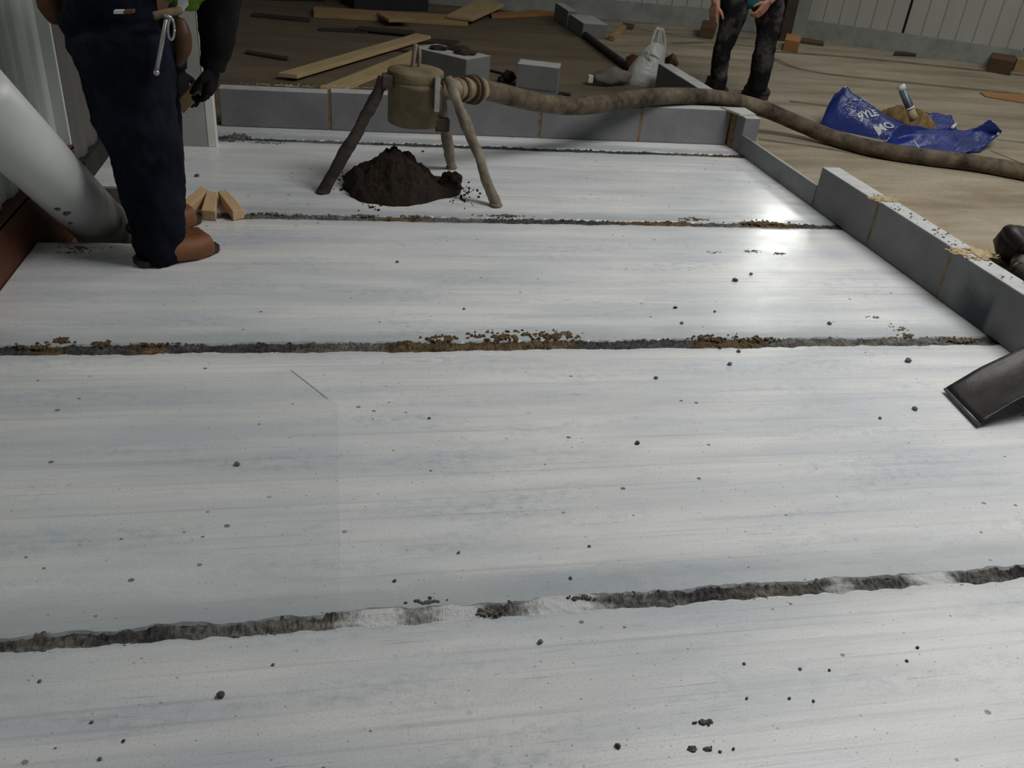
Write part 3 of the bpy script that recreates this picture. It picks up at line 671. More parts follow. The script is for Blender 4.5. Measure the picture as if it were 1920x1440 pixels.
for k in range(90):
    a = random.choice([(862, 375), (870, 355), (650, 355), (640, 335), (700, 388), (880, 365)]); p = atZ(a[0]+random.gauss(0, 14), a[1]+random.gauss(0, 7))
    cr.blob(p+Vector((0, 0, .002)), .003+.006*random.random()**2, k, .4, 1.6, 1)
tag(cr.build('crumbs', SOIL), 'fine dark crumbs scattered around the mortar heap', 'crumbs', kind='stuff')

# ------------------------------------------------------------------ timber
def plankpx(name, corners, z, th, mat, label, cat='timber', group=None):
    top = [atZ(x, y, z+th) for x, y in corners]; bot = [Vector((p.x, p.y, z+.001)) for p in top]
    c = sum(top, Vector())/len(top); d = (top[1]-top[0]) if len(top) > 3 else Vector((1, 0, 0))
    e = max(((top[(i+1) % 4]-top[i]) for i in range(4)), key=lambda q: q.length); ang = math.atan2(e.y, e.x)
    R = Matrix.Rotation(-ang, 4, 'Z'); L = [R @ (p-Vector((c.x, c.y, z))) for p in bot+top]
    o = MB().prism(L[:len(top)], L[len(top):]).build(name, mat, None, bevel=.003)
    o.location = (c.x, c.y, z); o.rotation_euler.z = ang
    return tag(o, label, cat, group)
plankpx('timber_board', [(522, 136), (557, 140), (808, 67), (780, 62)], .022, .03, PINE, 'pale pine board lying nearest the left, farther of the two long boards behind the kerb')
plankpx('timber_board', [(601, 162), (646, 163), (829, 92), (790, 87)], 0, .03, PINE, 'pale pine board ending at the top of the far kerb beside the tripod pot')
plankpx('timber_board', [(588, 12), (588, 25), (878, 42), (872, 29)], 0, .04, PINE2, 'long brownish board lying crosswise far back on the brown floor')
plankpx('timber_board', [(706, 23), (729, 36), (775, 36), (757, 25)], .045, .03, PINE2, 'short board lying across the long crosswise board')
plankpx('timber_board', [(838, 28), (886, 35), (946, 8), (904, -6)], .045, .03, PINE, 'wide pale board leaning back near the far wall')
plankpx('timber_board', [(920, 24), (922, 30), (1048, 25), (1046, 15)], 0, .03, ORANGEW, 'narrow orange brown board at the foot of the far blocks')
plankpx('timber_board', [(1046, 15), (1048, 25), (1086, 22), (1083, 17)], 0, .03, BROWNW, 'reddish brown board end beside the far flashing')
plankpx('timber_batten', [(474, 23), (472, 28), (580, 38), (582, 33)], 0, .02, PINEDARK, 'dark thin batten far back beside the black sleeve', 'batten')
plankpx('timber_batten', [(598, 51), (597, 55), (690, 60), (690, 54)], 0, .015, PINEDARK, 'dark thin batten on the brown floor behind the long pine boards', 'batten')
plankpx('timber_batten', [(672, 48), (668, 53), (772, 63), (778, 57)], .017, .02, PINEDARK, 'wider dark board overlapping the thin dark batten', 'batten')
plankpx('timber_batten', [(462, 93), (460, 97), (538, 110), (541, 106)], 0, .02, PINEDARK, 'short dark batten by itself near the far kerb on the left', 'batten')
plankpx('timber_batten', [(782, 69), (776, 76), (850, 82), (862, 76)], 0, .02, PINEDARK, 'dark board just past the end of the farther pine board', 'batten')
plankpx('timber_batten', [(740, 90), (740, 93), (766, 97), (768, 94)], 0, .012, PINEDARK, 'small dark strip between the two pine boards', 'batten')
plankpx('timber_batten', [(905, 160), (935, 178), (1062, 181), (1040, 172)], 0, .012, simple('dark_grey_board', (.06, .065, .07, 1), (.11, .115, .12, 1), 9, .7, .2), 'dark grey flat strip in front of the loose grey block', 'strip')
plankpx('timber_batten', [(1048, 171), (1047, 175), (1070, 178), (1071, 174)], 0, .02, BLKPL, 'small black stick beside the loose grey block', 'stick')
plankpx('timber_offcut', [(1142, 66), (1152, 68), (1175, 48), (1166, 45)], 0, .05, PINE2, 'pale offcut lying beyond the white carrier bag', 'offcut')
plankpx('timber_offcut', [(1168, 42), (1168, 49), (1187, 51), (1190, 45)], 0, .03, BROWNW, 'brown offcut touching the pale offcut beyond the carrier bag', 'offcut')
plankpx('timber_block', [(1476, 62), (1472, 74), (1500, 78), (1503, 67)], 0, .11, ORANGEW, 'orange brown timber block at the foot of the steel column', 'block')
plankpx('timber_block', [(1862, 94), (1858, 108), (1903, 116), (1907, 99)], 0, .14, BROWNW, 'dark brown timber block against the wall at the far right', 'block')
plankpx('timber_block', [(1908, 95), (1908, 110), (1950, 116), (1950, 99)], 0, .13, PINE2, 'tan timber block at the right edge of the picture', 'block')
plankpx('timber_block', [(1318, 37), (1314, 49), (1340, 52), (1345, 40)], 0, .12, BROWNW, 'dark brown timber against the wall behind the second worker', 'block')
plankpx('timber_batten', [(1504, 70), (1502, 76), (1545, 82), (1546, 77)], 0, .03, BROWNW, 'small brown batten on the floor right of the steel column', 'batten')
plankpx('timber_batten', [(1678, 96), (1676, 101), (1718, 103), (1718, 97)], 0, .02, PINEDARK, 'dark scrap lying at the foot of the back right wall', 'batten')
plankpx('timber_board', [(1838, 172), (1848, 180), (1950, 196), (1950, 178)], 0, .012, ORANGEW, 'orange brown board lying at the right edge beyond the blue sack', 'board')
# three offcuts by the first worker
def offcut(top4, h, label):
    plankpx('timber_offcut', top4, 0, h, OFFCUT, label, 'offcut', 'fresh offcuts beside the first worker')
offcut([(342, 378), (353, 390), (390, 356), (376, 349)], .045, 'pine offcut nearest the jeans, left of the three on the deck')
offcut([(377, 394), (404, 396), (407, 360), (388, 357)], .045, 'pine offcut in the middle of the three on the deck, end towards the viewer')
offcut([(436, 396), (457, 391), (424, 355), (408, 358)], .045, 'pine offcut on the right of the three on the deck')

# ------------------------------------------------------------------ loose blocks and small clutter behind the kerb
def boxat(name, base, length, width, height, ang, mat, label, cat, bev=.005):
    o = MB().box((-length/2, -width/2, 0), (length/2, width/2, height)).build(name, mat, None, bevel=bev)
    o.location = base; o.rotation_euler.z = ang; return tag(o, label, cat)
pA = atZ(872, 167); pB = atZ(917, 158); ev = (pB-pA); ev.z = 0; wA = ev.length; ev.normalize(); pv = Vector((-ev.y, ev.x, 0))
cA = pA+ev*wA/2+pv*.26
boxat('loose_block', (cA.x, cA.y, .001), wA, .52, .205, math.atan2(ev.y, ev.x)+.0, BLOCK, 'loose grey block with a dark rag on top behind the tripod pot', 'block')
rg = MB(); rb = cA+Vector((0, 0, .215))
rg.blob(rb+ev*.02-pv*.12, .07, 3, .5, 1.8, 3, (1.2, 1, .35)); rg.blob(rb+ev*.09+pv*.02, .07, 5, .5, 1.8, 3, (1.3, .9, .3)); rg.blob(rb+ev*-.03+pv*.1, .06, 8, .5, 1.8, 3, (1.2, 1, .3))
tag(rg.build('rag', simple('dark_brown_rag', (.015, .010, .008, 1), (.05, .032, .022, 1), 9, .9, .5), None, True), 'crumpled dark rag lying on the loose block behind the pot', 'rag')
qA = atZ(966, 164); qB = atZ(1044, 173); ev = (qB-qA); ev.z = 0; wB = ev.length; ev.normalize(); pv = Vector((-ev.y, ev.x, 0))
cB = qA+ev*wB/2+pv*.10
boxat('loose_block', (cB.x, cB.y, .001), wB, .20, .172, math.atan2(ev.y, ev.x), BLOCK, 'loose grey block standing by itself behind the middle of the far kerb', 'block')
gl = atZ(952, 155)
tag(MB().blob(gl+Vector((0, 0, .045)), .05, 11, .4, 1.6, 3, (1, 1, .9)).blob(gl+Vector((-.05, .0, .02)), .03, 12, .4, 1.6, 2).build('glove', simple('black_glove', (.010, .009, .008, 1), (.025, .022, .02, 1), 20, .8, .3), None, True), 'black balled glove beside the standing loose block', 'glove')
tag(MB().tube(spline([atZ(914, 131, .01), atZ(935, 136, .01), atZ(958, 142, .01)], 5), .009, 8).build('cable', BLKPL, None, True), 'short dark cable between the two loose blocks', 'cable')
# dark crates far back
def crate(px0, px1, y, h, d, label):
    a = atZ(px0, y); b = atZ(px1, y+3); e = (b-a); e.z = 0; L = e.length; e.normalize(); p = Vector((-e.y, e.x, 0)); c = a+e*L/2+p*d/2
    r = empty('tool_crate', (c.x, c.y, .001), label, 'crate'); r.rotation_euler.z = math.atan2(e.y, e.x)
    CR = simple('black_crate', (.010, .010, .012, 1), (.022, .022, .026, 1), 6, .6, .1); CR2 = simple('crate_edge', (.03, .032, .04, 1), (.06, .062, .07, 1), 6, .5, .1)
    def part(n, lo, hi, m):
        o = MB().box(lo, hi).build(n, m, None, bevel=.006); o.parent = r; return o
    part('body', (-L/2, -d/2, 0), (L/2, d/2, h*.55), CR); part('rim', (-L/2-.01, -d/2-.012, h*.55), (L/2+.01, d/2+.012, h*.62), CR2); part('lid', (-L/2, -d/2, h*.62), (L/2, d/2, h), CR)
crate(664, 803, 18, .30, .5, 'black crate on the floor far back behind the long board')
crate(468, 610, 0, .4, .5, 'larger black crate far back beside the black sleeve')
# grey rolled sack and carrier bag
r0, r1 = atZ(1112, 148, .05), atZ(1178, 146, .06)
ro = empty('rolled_sack', ((r0.x+r1.x)/2, (r0.y+r1.y)/2, 0), 'grey rolled sack with a white end beside the carrier bag', 'sack')
MB().tube(spline([r0, r0.lerp(r1, .3)+Vector((0, 0, .012)), r0.lerp(r1, .7)+Vector((0, 0, .02)), r1], 8), [.042+.02*math.sin(k/24*PI) for k in range(25)], 18, True, .5, 6).build('roll', ASH, ro, True)
MB().box(r0+Vector((-.045, -.02, -.03)), r0+Vector((.0, .02, .03))).build('white_end', simple('white_end', (.5, .5, .5, 1), (.6, .6, .6, 1), 5, .7, 0), ro, bevel=.008)
def loft(name, secs, mat, parent, n=26, jit=.14, seed=1, smooth=True):
    v = []; f = []
    for (c, ax, ay, tw) in secs:
        for k in range(n):
            w = 2*PI*k/n; r = 1+jit*nz((math.cos(w)*2.4, math.sin(w)*2.4, c.z*9), 1, seed)+jit*.6*nz((math.cos(w)*6, math.sin(w)*6, c.z*16), 1, seed+2)
            x, y = ax*math.cos(w)*r, ay*math.sin(w)*r
            v.append(c+Vector((x*math.cos(tw)-y*math.sin(tw), x*math.sin(tw)+y*math.cos(tw), .012*nz((math.cos(w)*3, math.sin(w)*3, c.z*20), 1, seed))))
    m = len(secs)
    for i in range(m-1):
        for k in range(n): f.append((i*n+k, i*n+(k+1) % n, (i+1)*n+(k+1) % n, (i+1)*n+k))
    f.append(tuple(range(n))); f.append(tuple((m-1)*n+k for k in range(n)))
    return mesh(name, v, f, mat, parent, smooth)
YB = atZ(1207, 163).y+.10
def bs(x, y, w, d): p = atY(x, y, YB); return (p, w*mpp(p), d, .1)
cb = empty('carrier_bag', tuple(atZ(1207, 163)), 'white plastic carrier bag standing up with its handles pulled high', 'bag')
secs = [bs(1206, 165, 29, .08), bs(1207, 158, 35, .11), bs(1209, 146, 36, .12), bs(1214, 130, 33, .11), bs(1220, 112, 28, .09), bs(1227, 96, 22, .065), bs(1231, 86, 17, .045), bs(1233, 79, 12, .03)]
loft('bag_body', secs, PLASTIC, cb, 30, .16, 4)
for hh in ([(1218, 92), (1224, 72), (1232, 54), (1238, 60), (1238, 82)], [(1232, 84), (1236, 62), (1242, 56), (1246, 74), (1246, 100)]):
    MB().tube(spline([atY(x, y, YB-.02) for x, y in hh], 6), .012, 10, True, .35, 3).build('handle', PLASTIC, cb, True)
for k, (pts) in enumerate([[(1213, 90), (1218, 110), (1226, 130), (1228, 150)], [(1245, 105), (1236, 118), (1226, 128)], [(1216, 85), (1222, 98), (1236, 110)]]):
    MB().tube(spline([atY(x, y, YB-.085) for x, y in pts], 5), .006, 8).build('crease', PLASTIC, cb, True)
for k, (x, y, w, lab) in enumerate([(1188, 136, 17, 'dark bundle half hidden behind the left of the carrier bag'), (1256, 130, 13, 'dark brown lump behind the right of the carrier bag')]):
    p = atZ(x, y); r = w*mpp(p)
    o = MB().blob((p.x, p.y, r*.95), r, 20+k, .35, 1.6, 3, (1, 1, 1)).build('bundle', POUCHM, None, True); tag(o, lab, 'bundle')

# ------------------------------------------------------------------ blue sack of sand with a brush
bgx = empty('sand_sack', tuple(atZ(1640, 255)), 'torn blue plastic sack of sand lying open on the buff floor', 'sack')
FA, FB = atZ(1546, 240), atZ(1712, 274)
ax_ = (FB-FA); aL = ax_.length; ax_.normalize(); pv = Vector((-ax_.y, ax_.x, 0)); pv = pv if pv.y > 0 else -pv
def bagpt(t, s, off=0.):
    h = .262-.19*min(1., t)**.9+.006*math.sin(t*7); wd = .33+.05*t
    p = FA+(FB-FA)*t+pv*(wd*s)
    a_ = PI*min(1., max(0., s))
    z = h*max(0., math.sin(a_))**.55
    if t < .10: z *= .80+.20*math.sqrt(max(0., t/.10))
    z += (.040*math.exp(-((t-.05)/.07)**2)*math.exp(-((s-.62)/.25)**2))
    z += .008*nz((t*4, s*5, 2))+.004*nz((t*13, s*12, 5))
    q = Vector((p.x, p.y, max(.002, z)))
    return q+(-pv*.6*math.cos(a_)+Vector((0, 0, 1))*math.sin(a_)).normalized()*off if off else q
nt, ns = 40, 30
v = []; f = []
for i in range(nt+1):
    for j in range(ns+1): v.append(bagpt(i/nt, j/ns))
for i in range(nt):
    for j in range(ns):
        if (i+.5)/nt > .42+.10*abs(j/ns-.75) and .46+.04*math.sin(i*.7) < (j+.5)/ns < .97: continue      # torn open above the sand
        f.append((i*(ns+1)+j, (i+1)*(ns+1)+j, (i+1)*(ns+1)+j+1, i*(ns+1)+j+1))
pr0 = list(range(ns+1))                      # rounded closed end
for q, (dx, zs) in enumerate(((.022, .93), (.036, .72), (.040, .35), (.034, .02))):
    k0 = len(v)
    for j in range(ns+1):
        b_ = v[j]; v.append(Vector((b_.x, b_.y, 0))-ax_*dx+pv*(.33*(.5-j/ns)*(1-zs)*.25)+Vector((0, 0, b_.z*zs+.001)))
    f += [(pr0[j], pr0[j+1], k0+j+1, k0+j) for j in range(ns)]; pr0 = list(range(k0, k0+ns+1))
mesh('sack_body', v, f, BLUEP, bgx, True)
def sheet(name, quad, seed, amp=.03, n=18):
    a, b, c, d = quad; v = []; f = []
    for i in range(n+1):
        for j in range(n+1):
            u, w = i/n, j/n
            p = (a*(1-u)+b*u)*(1-w)+(d*(1-u)+c*u)*w
            z = p.z+amp*nz((u*2.6, w*2.6, seed))+amp*.5*nz((u*7, w*6, seed+2))
            v.append(Vector((p.x, p.y, max(.003, z))))
    for i in range(n):
        for j in range(n): f.append((i*(n+1)+j, (i+1)*(n+1)+j, (i+1)*(n+1)+j+1, i*(n+1)+j+1))
    o = mesh(name, v, f, BLUEP, bgx, True); m = o.modifiers.new('so', 'SOLIDIFY'); m.thickness = .003; return o
sheet('torn_flap', [atZ(1648, 276, .006), atZ(1771, 293, .006), atZ(1838, 240, .06), atZ(1688, 236, .15)], 1, .028, 24)
sheet('torn_flap', [atZ(1768, 292, .004), atZ(1838, 284, .01), atZ(1877, 250, .10), atZ(1822, 246, .05)], 2, .016)
sheet('torn_flap', [atZ(1822, 246, .05), atZ(1870, 256, .07), atZ(1879, 246, .13), atZ(1858, 223, .16)], 4, .010)
sheet('torn_flap', [atZ(1716, 240, .09), atZ(1794, 244, .06), atZ(1783, 217, .13), atZ(1732, 212, .15)], 3, .014)
wt = simple('white_torn_edge', (.5, .52, .55, 1), (.65, .66, .68, 1), 9, .5, 0)
for q in ([(1785, 240), (1792, 233)], [(1870, 242), (1872, 252)]):
    MB().tube([atZ(*q[0], .09), atZ(*q[1], .10)], .012, 8, True, .4, 2).build('torn_edge', wt, bgx, True)
MB().tube(spline([atZ(1714, 264, .09), atZ(1722, 276, .07), atZ(1731, 288, .03)], 5), .004, 6).build('crease_line', wt, bgx, True)
ypk = bagpt(.72, .66).y
def spk(x, y, r, dy=0.): p = atY(x, y, ypk+dy); return (p.x, p.y, p.z, r)
so = [bagpt(.36, .62), bagpt(.5, .46), bagpt(.74, .44), bagpt(.95, .36), bagpt(1.14, .40), bagpt(1.24, .70), bagpt(1.05, 1.02), bagpt(.6, 1.02), bagpt(.38, .84)]
sn = heap('sand', so, [spk(1670, 188, .46), spk(1648, 194, .36), spk(1722, 208, .30, -.08)], SANDM, 8, .0, 60, .022)
for q in sn.data.vertices:
    if q.co.z > .005: q.co.z = max(q.co.z, .08)
sn.parent = bgx; sn.matrix_parent_inverse = Matrix.Translation(bgx.location).inverted()
# printed lettering on the sack, wrapped over its front
def to_px(P): q = P-C0; return Vector((960+FPX*q.dot(RT)/q.dot(FW), 720+FPX*q.dot(DN)/q.dot(FW)))
GRID = [(i/60*1.1, j/60*.6, to_px(bagpt(i/60*1.1, j/60*.6))) for i in range(61) for j in range(61)]
def on_bag(x, y):
    t_, s_, _ = min(GRID, key=lambda g_: (g_[2]-Vector((x, y))).length); return Vector((t_, s_))
def lettering(txt, p0, p1, p2):
    """text printed on the sack: p0 start of the baseline, p1 its end, p2 top of the first letter"""
    cu = bpy.data.curves.new('lettering', 'FONT'); cu.body = txt; cu.size = 1; cu.resolution_u = 3; cu.offset = .03
    ob = bpy.data.objects.new('lettering', cu); COL.objects.link(ob); bpy.context.view_layer.update()
    me = bpy.data.meshes.new_from_object(ob.evaluated_get(bpy.context.evaluated_depsgraph_get()))
    bpy.data.objects.remove(ob); bpy.data.curves.remove(cu)
    bm = bmesh.new(); bm.from_mesh(me)
    bmesh.ops.triangulate(bm, faces=bm.faces)
    for _ in range(2): bmesh.ops.subdivide_edges(bm, edges=[e for e in bm.edges if e.calc_length() > .12], cuts=1)
    Wd = max(q.co.x for q in bm.verts); Hd = .72
    b0, b1, b2 = on_bag(*p0), on_bag(*p1), on_bag(*p2)
    for q in bm.verts:
        ts_ = b0+(b1-b0)*(q.co.x/Wd)+(b2-b0)*(q.co.y/Hd)
        q.co = bagpt(ts_.x, ts_.y, .005)
    bm.to_mesh(me); bm.free(); me.name = 'lettering'
    o = bpy.data.objects.new('lettering', me); COL.objects.link(o); me.materials.clear(); me.materials.append(WHITEINK)
    o.parent = bgx; o.matrix_parent_inverse = Matrix.Translation(bgx.location).inverted(); return o
lettering('9YLE', (1612, 231), (1648, 217), (1604, 214))
lettering('MO', (1646, 254), (1680, 240), (1636, 238))
for k, (x0, y0, x1, y1) in enumerate([(1583, 197, 1604, 188), (1588, 207, 1612, 196), (1600, 216, 1632, 202), (1604, 190, 1628, 186)]):
    mk = MB()
    for q in range(10):
        ts_ = on_bag(x0+(x1-x0)*q/9+random.uniform(-1, 1), y0+(y1-y0)*q/9+random.uniform(-2, 2))
        mk.blob(bagpt(ts_.x, ts_.y, .005), .004+.005*random.random(), q+k*10, .5, 2, 1, (1, 1, .7))
    mk.build('small_print', WHITEINK, bgx)['kind'] = 'stuff'
# brush
br = empty('hand_brush', tuple(bagpt(1.0, .45)), 'small brush with a white and grey handle standing in the sand', 'brush')
b1, b2, b3 = atY(1689, 160, bagpt(1.0, .5).y+.05), atY(1706, 202, bagpt(1.0, .5).y), atY(1714, 224, bagpt(1.0, .5).y-.02)
db = (b2-b1)
MB().tube([b1, b1+db*.22], .026, 16).build('white_grip', wt, br, True)
MB().tube([b1+db*.2, b1+db*.98], .027, 16).build('handle', simple('blue_grey_plastic', (.07, .10, .13, 1), (.13, .17, .20, 1), 9, .4, 0), br, True)
MB().tube([b2-db*.03, b2+db*.05], .030, 16).build('ferrule', wt, br, True)
MB().tube([b2+db*.05, b3], [.022, .030], 14, True, .2, 3).build('bristles', simple('straw_bristle', (.30, .24, .14, 1), (.44, .37, .24, 1), 40, .9, .4), br, True)
stp = (b1-C0).cross(db).normalized(); fr_ = (C0-b1).normalized()
MB().tube([b1+db*.25+fr_*.024+stp*-.008, b1+db*.95+fr_*.024+stp*-.008], .004, 8).build('stripe', wt, br, True)

# ------------------------------------------------------------------ black power tool on the right
T0 = atZ(1890, 462, .07)
pt = empty('power_tool', (T0.x, T0.y, 0), 'black power tool lying on the buff floor at the right edge', 'tool')
tb = [atZ(1874, 452, .085), atZ(1892, 455, .09), atZ(1915, 462, .09), atZ(1950, 470, .085)]
MB().tube(spline(tb, 6), [.060+.028*math.sin(min(1, k/9)*PI/2) for k in range(19)], 20, .8).build('motor_body', BLKPL, pt, True)
MB().tube(spline([atZ(1889, 432, .16), atZ(1897, 438, .16), atZ(1918, 462, .12)], 5), [.026+.012*min(1, k/5) for k in range(11)], 16, .9).build('gear_head', BLKPL, pt, True)
MB().tube([atZ(1893, 478, .05), atZ(1897, 489, .022)], .024, 14).build('spindle', BLKPL, pt, True)
sv = simple('pale_steel_barrel', (.24, .25, .22, 1), (.36, .37, .33, 1), 9, .4, .1, metal=.4)
MB().tube([atZ(1906, 488, .045), atZ(1955, 512, .045)], .036, 20).build('barrel', sv, pt, True)
MB().tube([atZ(1899, 502, .035), atZ(1908, 506, .035)], .036, 18).build('end_cap', BLKPL, pt, True)
MB().tube([atZ(1906, 504, .035), atZ(1950, 526, .035)], .029, 18).build('grip', simple('grip_rubber', (.03, .022, .016, 1), (.06, .045, .03, 1), 9, .7, .2), pt, True)
MB().tube([atZ(1904, 518, .03), atZ(1950, 542, .03)], .034, 18).build('handle', BLKPL, pt, True)

# ------------------------------------------------------------------ shovel at the lower right
sh = empty('shovel', tuple(atZ(1800, 760)), 'dark steel square-mouth shovel lying on the deck against the right kerb', 'shovel')
a = atZ(1772, 730, .012); b = atZ(1836, 797, .012)
c = atX(1902, 657, 2.40); c.z = max(c.z, .03); d = atX(1935, 742, 2.36)
du = Vector((.36, .07, .115)); c = a+du; d = b+du
n = 14; v = []; f = []
for i in range(n+1):
    for j in range(n+1):
        u, w = i/n, j/n
        p = (a*(1-u)+c*u)*(1-w)+(b*(1-u)+d*u)*w
        lift = .028*(abs(w-.5)*2)**3*min(1, u*3)
        v.append(p+Vector((0, 0, lift+.01*u*u)))
for i in range(n):
    for j in range(n): f.append((i*(n+1)+j, (i+1)*(n+1)+j, (i+1)*(n+1)+j+1, i*(n+1)+j+1))
o = mesh('blade', v, f, SHOVEL, sh, True); m = o.modifiers.new('so', 'SOLIDIFY'); m.thickness = .006
MB().tube([a+Vector((.0, 0, .001)), b+Vector((.0, 0, .001))], .006, 8).build('worn_lip', simple('bright_worn_edge', (.10, .11, .12, 1), (.16, .17, .18, 1), 9, .4, .1, metal=.5), sh, True)
mid = c.lerp(d, .5); dirn = Vector((.66, .05, .75)).normalized()
MB().tube(spline([mid-dirn*.12, mid+Vector((0, 0, .02)), mid+dirn*.16+Vector((0, 0, .01))], 5), [.032, .032, .031, .03, .029, .028, .026, .025, .024, .023, .022], 14).build('socket', SHOVEL, sh, True)
MB().tube([mid+dirn*.15+Vector((0, 0, .01)), mid+dirn*.85+Vector((0, 0, .0))], .018, 14).build('shaft', PINE2, sh, True)

# ------------------------------------------------------------------ pebbles on the deck
pebs = [((415, 1305), 17, 'lone dark pebble on the nearest plank, lower left'), ((1715, 768), 12, 'grey pebble left of the shovel blade'), ((1230, 710), 9, None), ((1195, 832), 11, None), ((445, 872), 12, 'pebble on the second plank, left of the straight tone edge'), ((1368, 684), 10, None), ((1350, 652), 10, None), ((1385, 660), 9, None),
        ((1702, 678), 14, 'small leaf-shaped stone chip near the kerb end of the joint'), ((1378, 527), 12, None), ((1408, 515), 8, None), ((1555, 608), 10, None), ((1266, 578), 8, None), ((1278, 607), 8, None), ((745, 492), 7, None), ((370, 331), 10, 'dark pebble on the deck above the pine offcuts'), ((75, 1278), 8, None), ((172, 1355), 8, None), ((232, 1390), 8, None),
        ((188, 1424), 9, None), ((1013, 1205), 12, None), ((1158, 1400), 13, None), ((512, 1247), 7, None), ((870, 580), 6, None), ((805, 785), 6, None), ((1650, 785), 7, None), ((1340, 585), 6, None), ((793, 285), 6, None), ((665, 330), 9, None), ((1500, 1255), 7, None), ((1555, 1257), 6, None), ((1395, 1245), 7, None), ((1400, 1310), 7, None), ((1700, 1240), 7, None), ((1480, 1310), 7, None), ((1525, 1315), 7, None), ((1720, 1215), 7, None), ((860, 1037), 7, None), ((1105, 1025), 7, None), ((740, 1090), 8, None), ((1070, 1085), 8, None), ((1350, 1410), 7, None), ((1375, 1405), 7, None)]
PEB = []
for k, (p, w, lab) in enumerate(pebs):
    q = atZ(*p); r = w*mpp(q)*.40
    o = MB().blob((0, 0, 0), r, k, .35, 1.5, 2, (1.15, 1., .75)).build('pebble', STONE if k % 3 else CRUMB, None, True)
    o.location = (q.x, q.y, r*.60); o.rotation_euler.z = k*1.3
    o['lab'] = lab or ''; o['px'] = p[0]; o['row'] = max(i for i in range(NJ) if JY[i] < q.y); PEB.append(o)
ORD = 'first second third fourth fifth sixth seventh eighth ninth tenth eleventh twelfth thirteenth fourteenth fifteenth sixteenth seventeenth eighteenth nineteenth twentieth twenty-first twenty-second'.split()
ROWN = {1: 'nearest plank', 2: 'second nearest plank', 3: 'third nearest plank', 4: 'plank under the tripod', 5: 'narrow plank by the far kerb'}
for row in set(o['row'] for o in PEB):
    for i, o in enumerate(sorted([o for o in PEB if o['row'] == row], key=lambda o: o['px'])):
        tag(o, o['lab'] or ('small grey pebble, %s from the left on the white %s' % (ORD[i], ROWN.get(row, 'deck'))), 'pebble', 'loose pebbles on the white deck')
for o in PEB:
    for key in ('lab', 'px', 'row'): del o[key]

# ------------------------------------------------------------------ people
def P2(lst):      # (x, y, Y, halfwidth px) -> points and radii
    pts = []; rr = []
    for x, y, Y, w in lst:
        p = atY(x, y, Y); pts.append(p); rr.append(w*mpp(p))
    return pts, rr
def limb(mb, lst, n=18, sub=4):
    pts, rr = P2(lst); sp_ = spline(pts, sub); r2 = []
    for i in range(len(rr)-1):
        for k in range(sub): r2.append(rr[i]+(rr[i+1]-rr[i])*k/sub)
    r2.append(rr[-1]); mb.tube(sp_, r2, n, .8); return mb
def w3(mb, pts, rr, n=16, sub=4):
    sp_ = spline(pts, sub); r2 = []
    for i in range(len(rr)-1):
        for k in range(sub): r2.append(rr[i]+(rr[i+1]-rr[i])*k/sub)
    r2.append(rr[-1]); mb.tube(sp_, r2, n, .8); return mb
def hand(mb, wrist, dirv, side, palm_n, size=1., curl=.5, thumb=1):
    """palm plus five fingers; dirv along fingers, side across the palm (towards the thumb), palm_n out of the palm"""
    d = Vector(dirv).normalized(); s = Vector(side); s = (s-d*s.dot(d)).normalized(); nn = d.cross(s); nn = nn if nn.dot(Vector(palm_n)) > 0 else -nn
    w = Vector(wrist); k = size
    for o in (-.03, -.01, .01, .03): mb.tube([w+s*o*.6*k, w+d*.045*k+s*o*k, w+d*.095*k+s*o*k], [.016*k, .018*k, .013*k], 10, .8)
    for i, (o, L) in enumerate(((.033, .072), (.011, .082), (-.011, .076), (-.033, .058))):
        b = w+d*.088*k+s*o*k; a = curl; pts = [b]; dd = d.copy()
        for q in range(3):
            ang = a*(.55+.35*q); dd = (d*math.cos(ang*(q+1)*.8)+nn*math.sin(ang*(q+1)*.8)).normalized()
            pts.append(pts[-1]+dd*L*k*(.45, .32, .23)[q])
        mb.tube(pts, [.0105*k, .0098*k, .0088*k, .0070*k], 9, .8)
    tb_ = w+d*.03*k+s*.032*k; t1 = tb_+(d*.55+s*.7+nn*.25).normalized()*.038*k; t2 = t1+(d*.85+s*.25+nn*.4).normalized()*.032*k; t3 = t2+(d*.9-s*.05+nn*.5).normalized()*.024*k
    mb.tube([tb_, t1, t2, t3], [.0145*k, .0125*k, .011*k, .0085*k], 9, .8)
    return mb
def boot(mb, heel, toe, w, h, up=.0):
    heel = Vector(heel); toe = Vector(toe); d = (toe-heel); L = d.length; d.normalize(); s = Vector((-d.y, d.x, 0))
    for o in (-.5, 0, .5):
        mb.tube([heel+d*w*.55+s*o*w*.5+Vector((0, 0, .045)), heel+d*L*.35+s*o*w*.55+Vector((0, 0, .047)), heel+d*L*.68+s*o*w*.7+Vector((0, 0, .042)), heel+d*(L-w*.46)+s*o*w*.52+Vector((0, 0, .045))], [w*.42, w*.43, w*.45, w*.43], 14, .8)
    mb.tube([heel+d*w*.75+Vector((0, 0, .04)), heel+d*w*.85+Vector((0, 0, h))], [w*.52, w*.50], 16, .6)
    mb.tube([heel+d*L*.36+Vector((0, 0, .05)), heel+d*L*.30+Vector((0, 0, h*.75))], [w*.42, w*.40], 14, .8)
    return mb
def sole(heel, toe, w):
    heel = Vector(heel); toe = Vector(toe); d = (toe-heel); L = d.length; d.normalize(); s = Vector((-d.y, d.x, 0)); pr = []
    for t, ww in ((0, .5), (.05, .8), (.2, .92), (.4, .84), (.62, 1.02), (.82, .98), (.95, .68), (1., .35)): pr.append((t, ww))
    ring = [heel+d*L*t+s*w*.53*ww for t, ww in pr]+[heel+d*L*t-s*w*.53*ww for t, ww in reversed(pr)]
    return [Vector((p.x, p.y, .002)) for p in ring], [Vector((p.x, p.y, .024)) for p in ring]
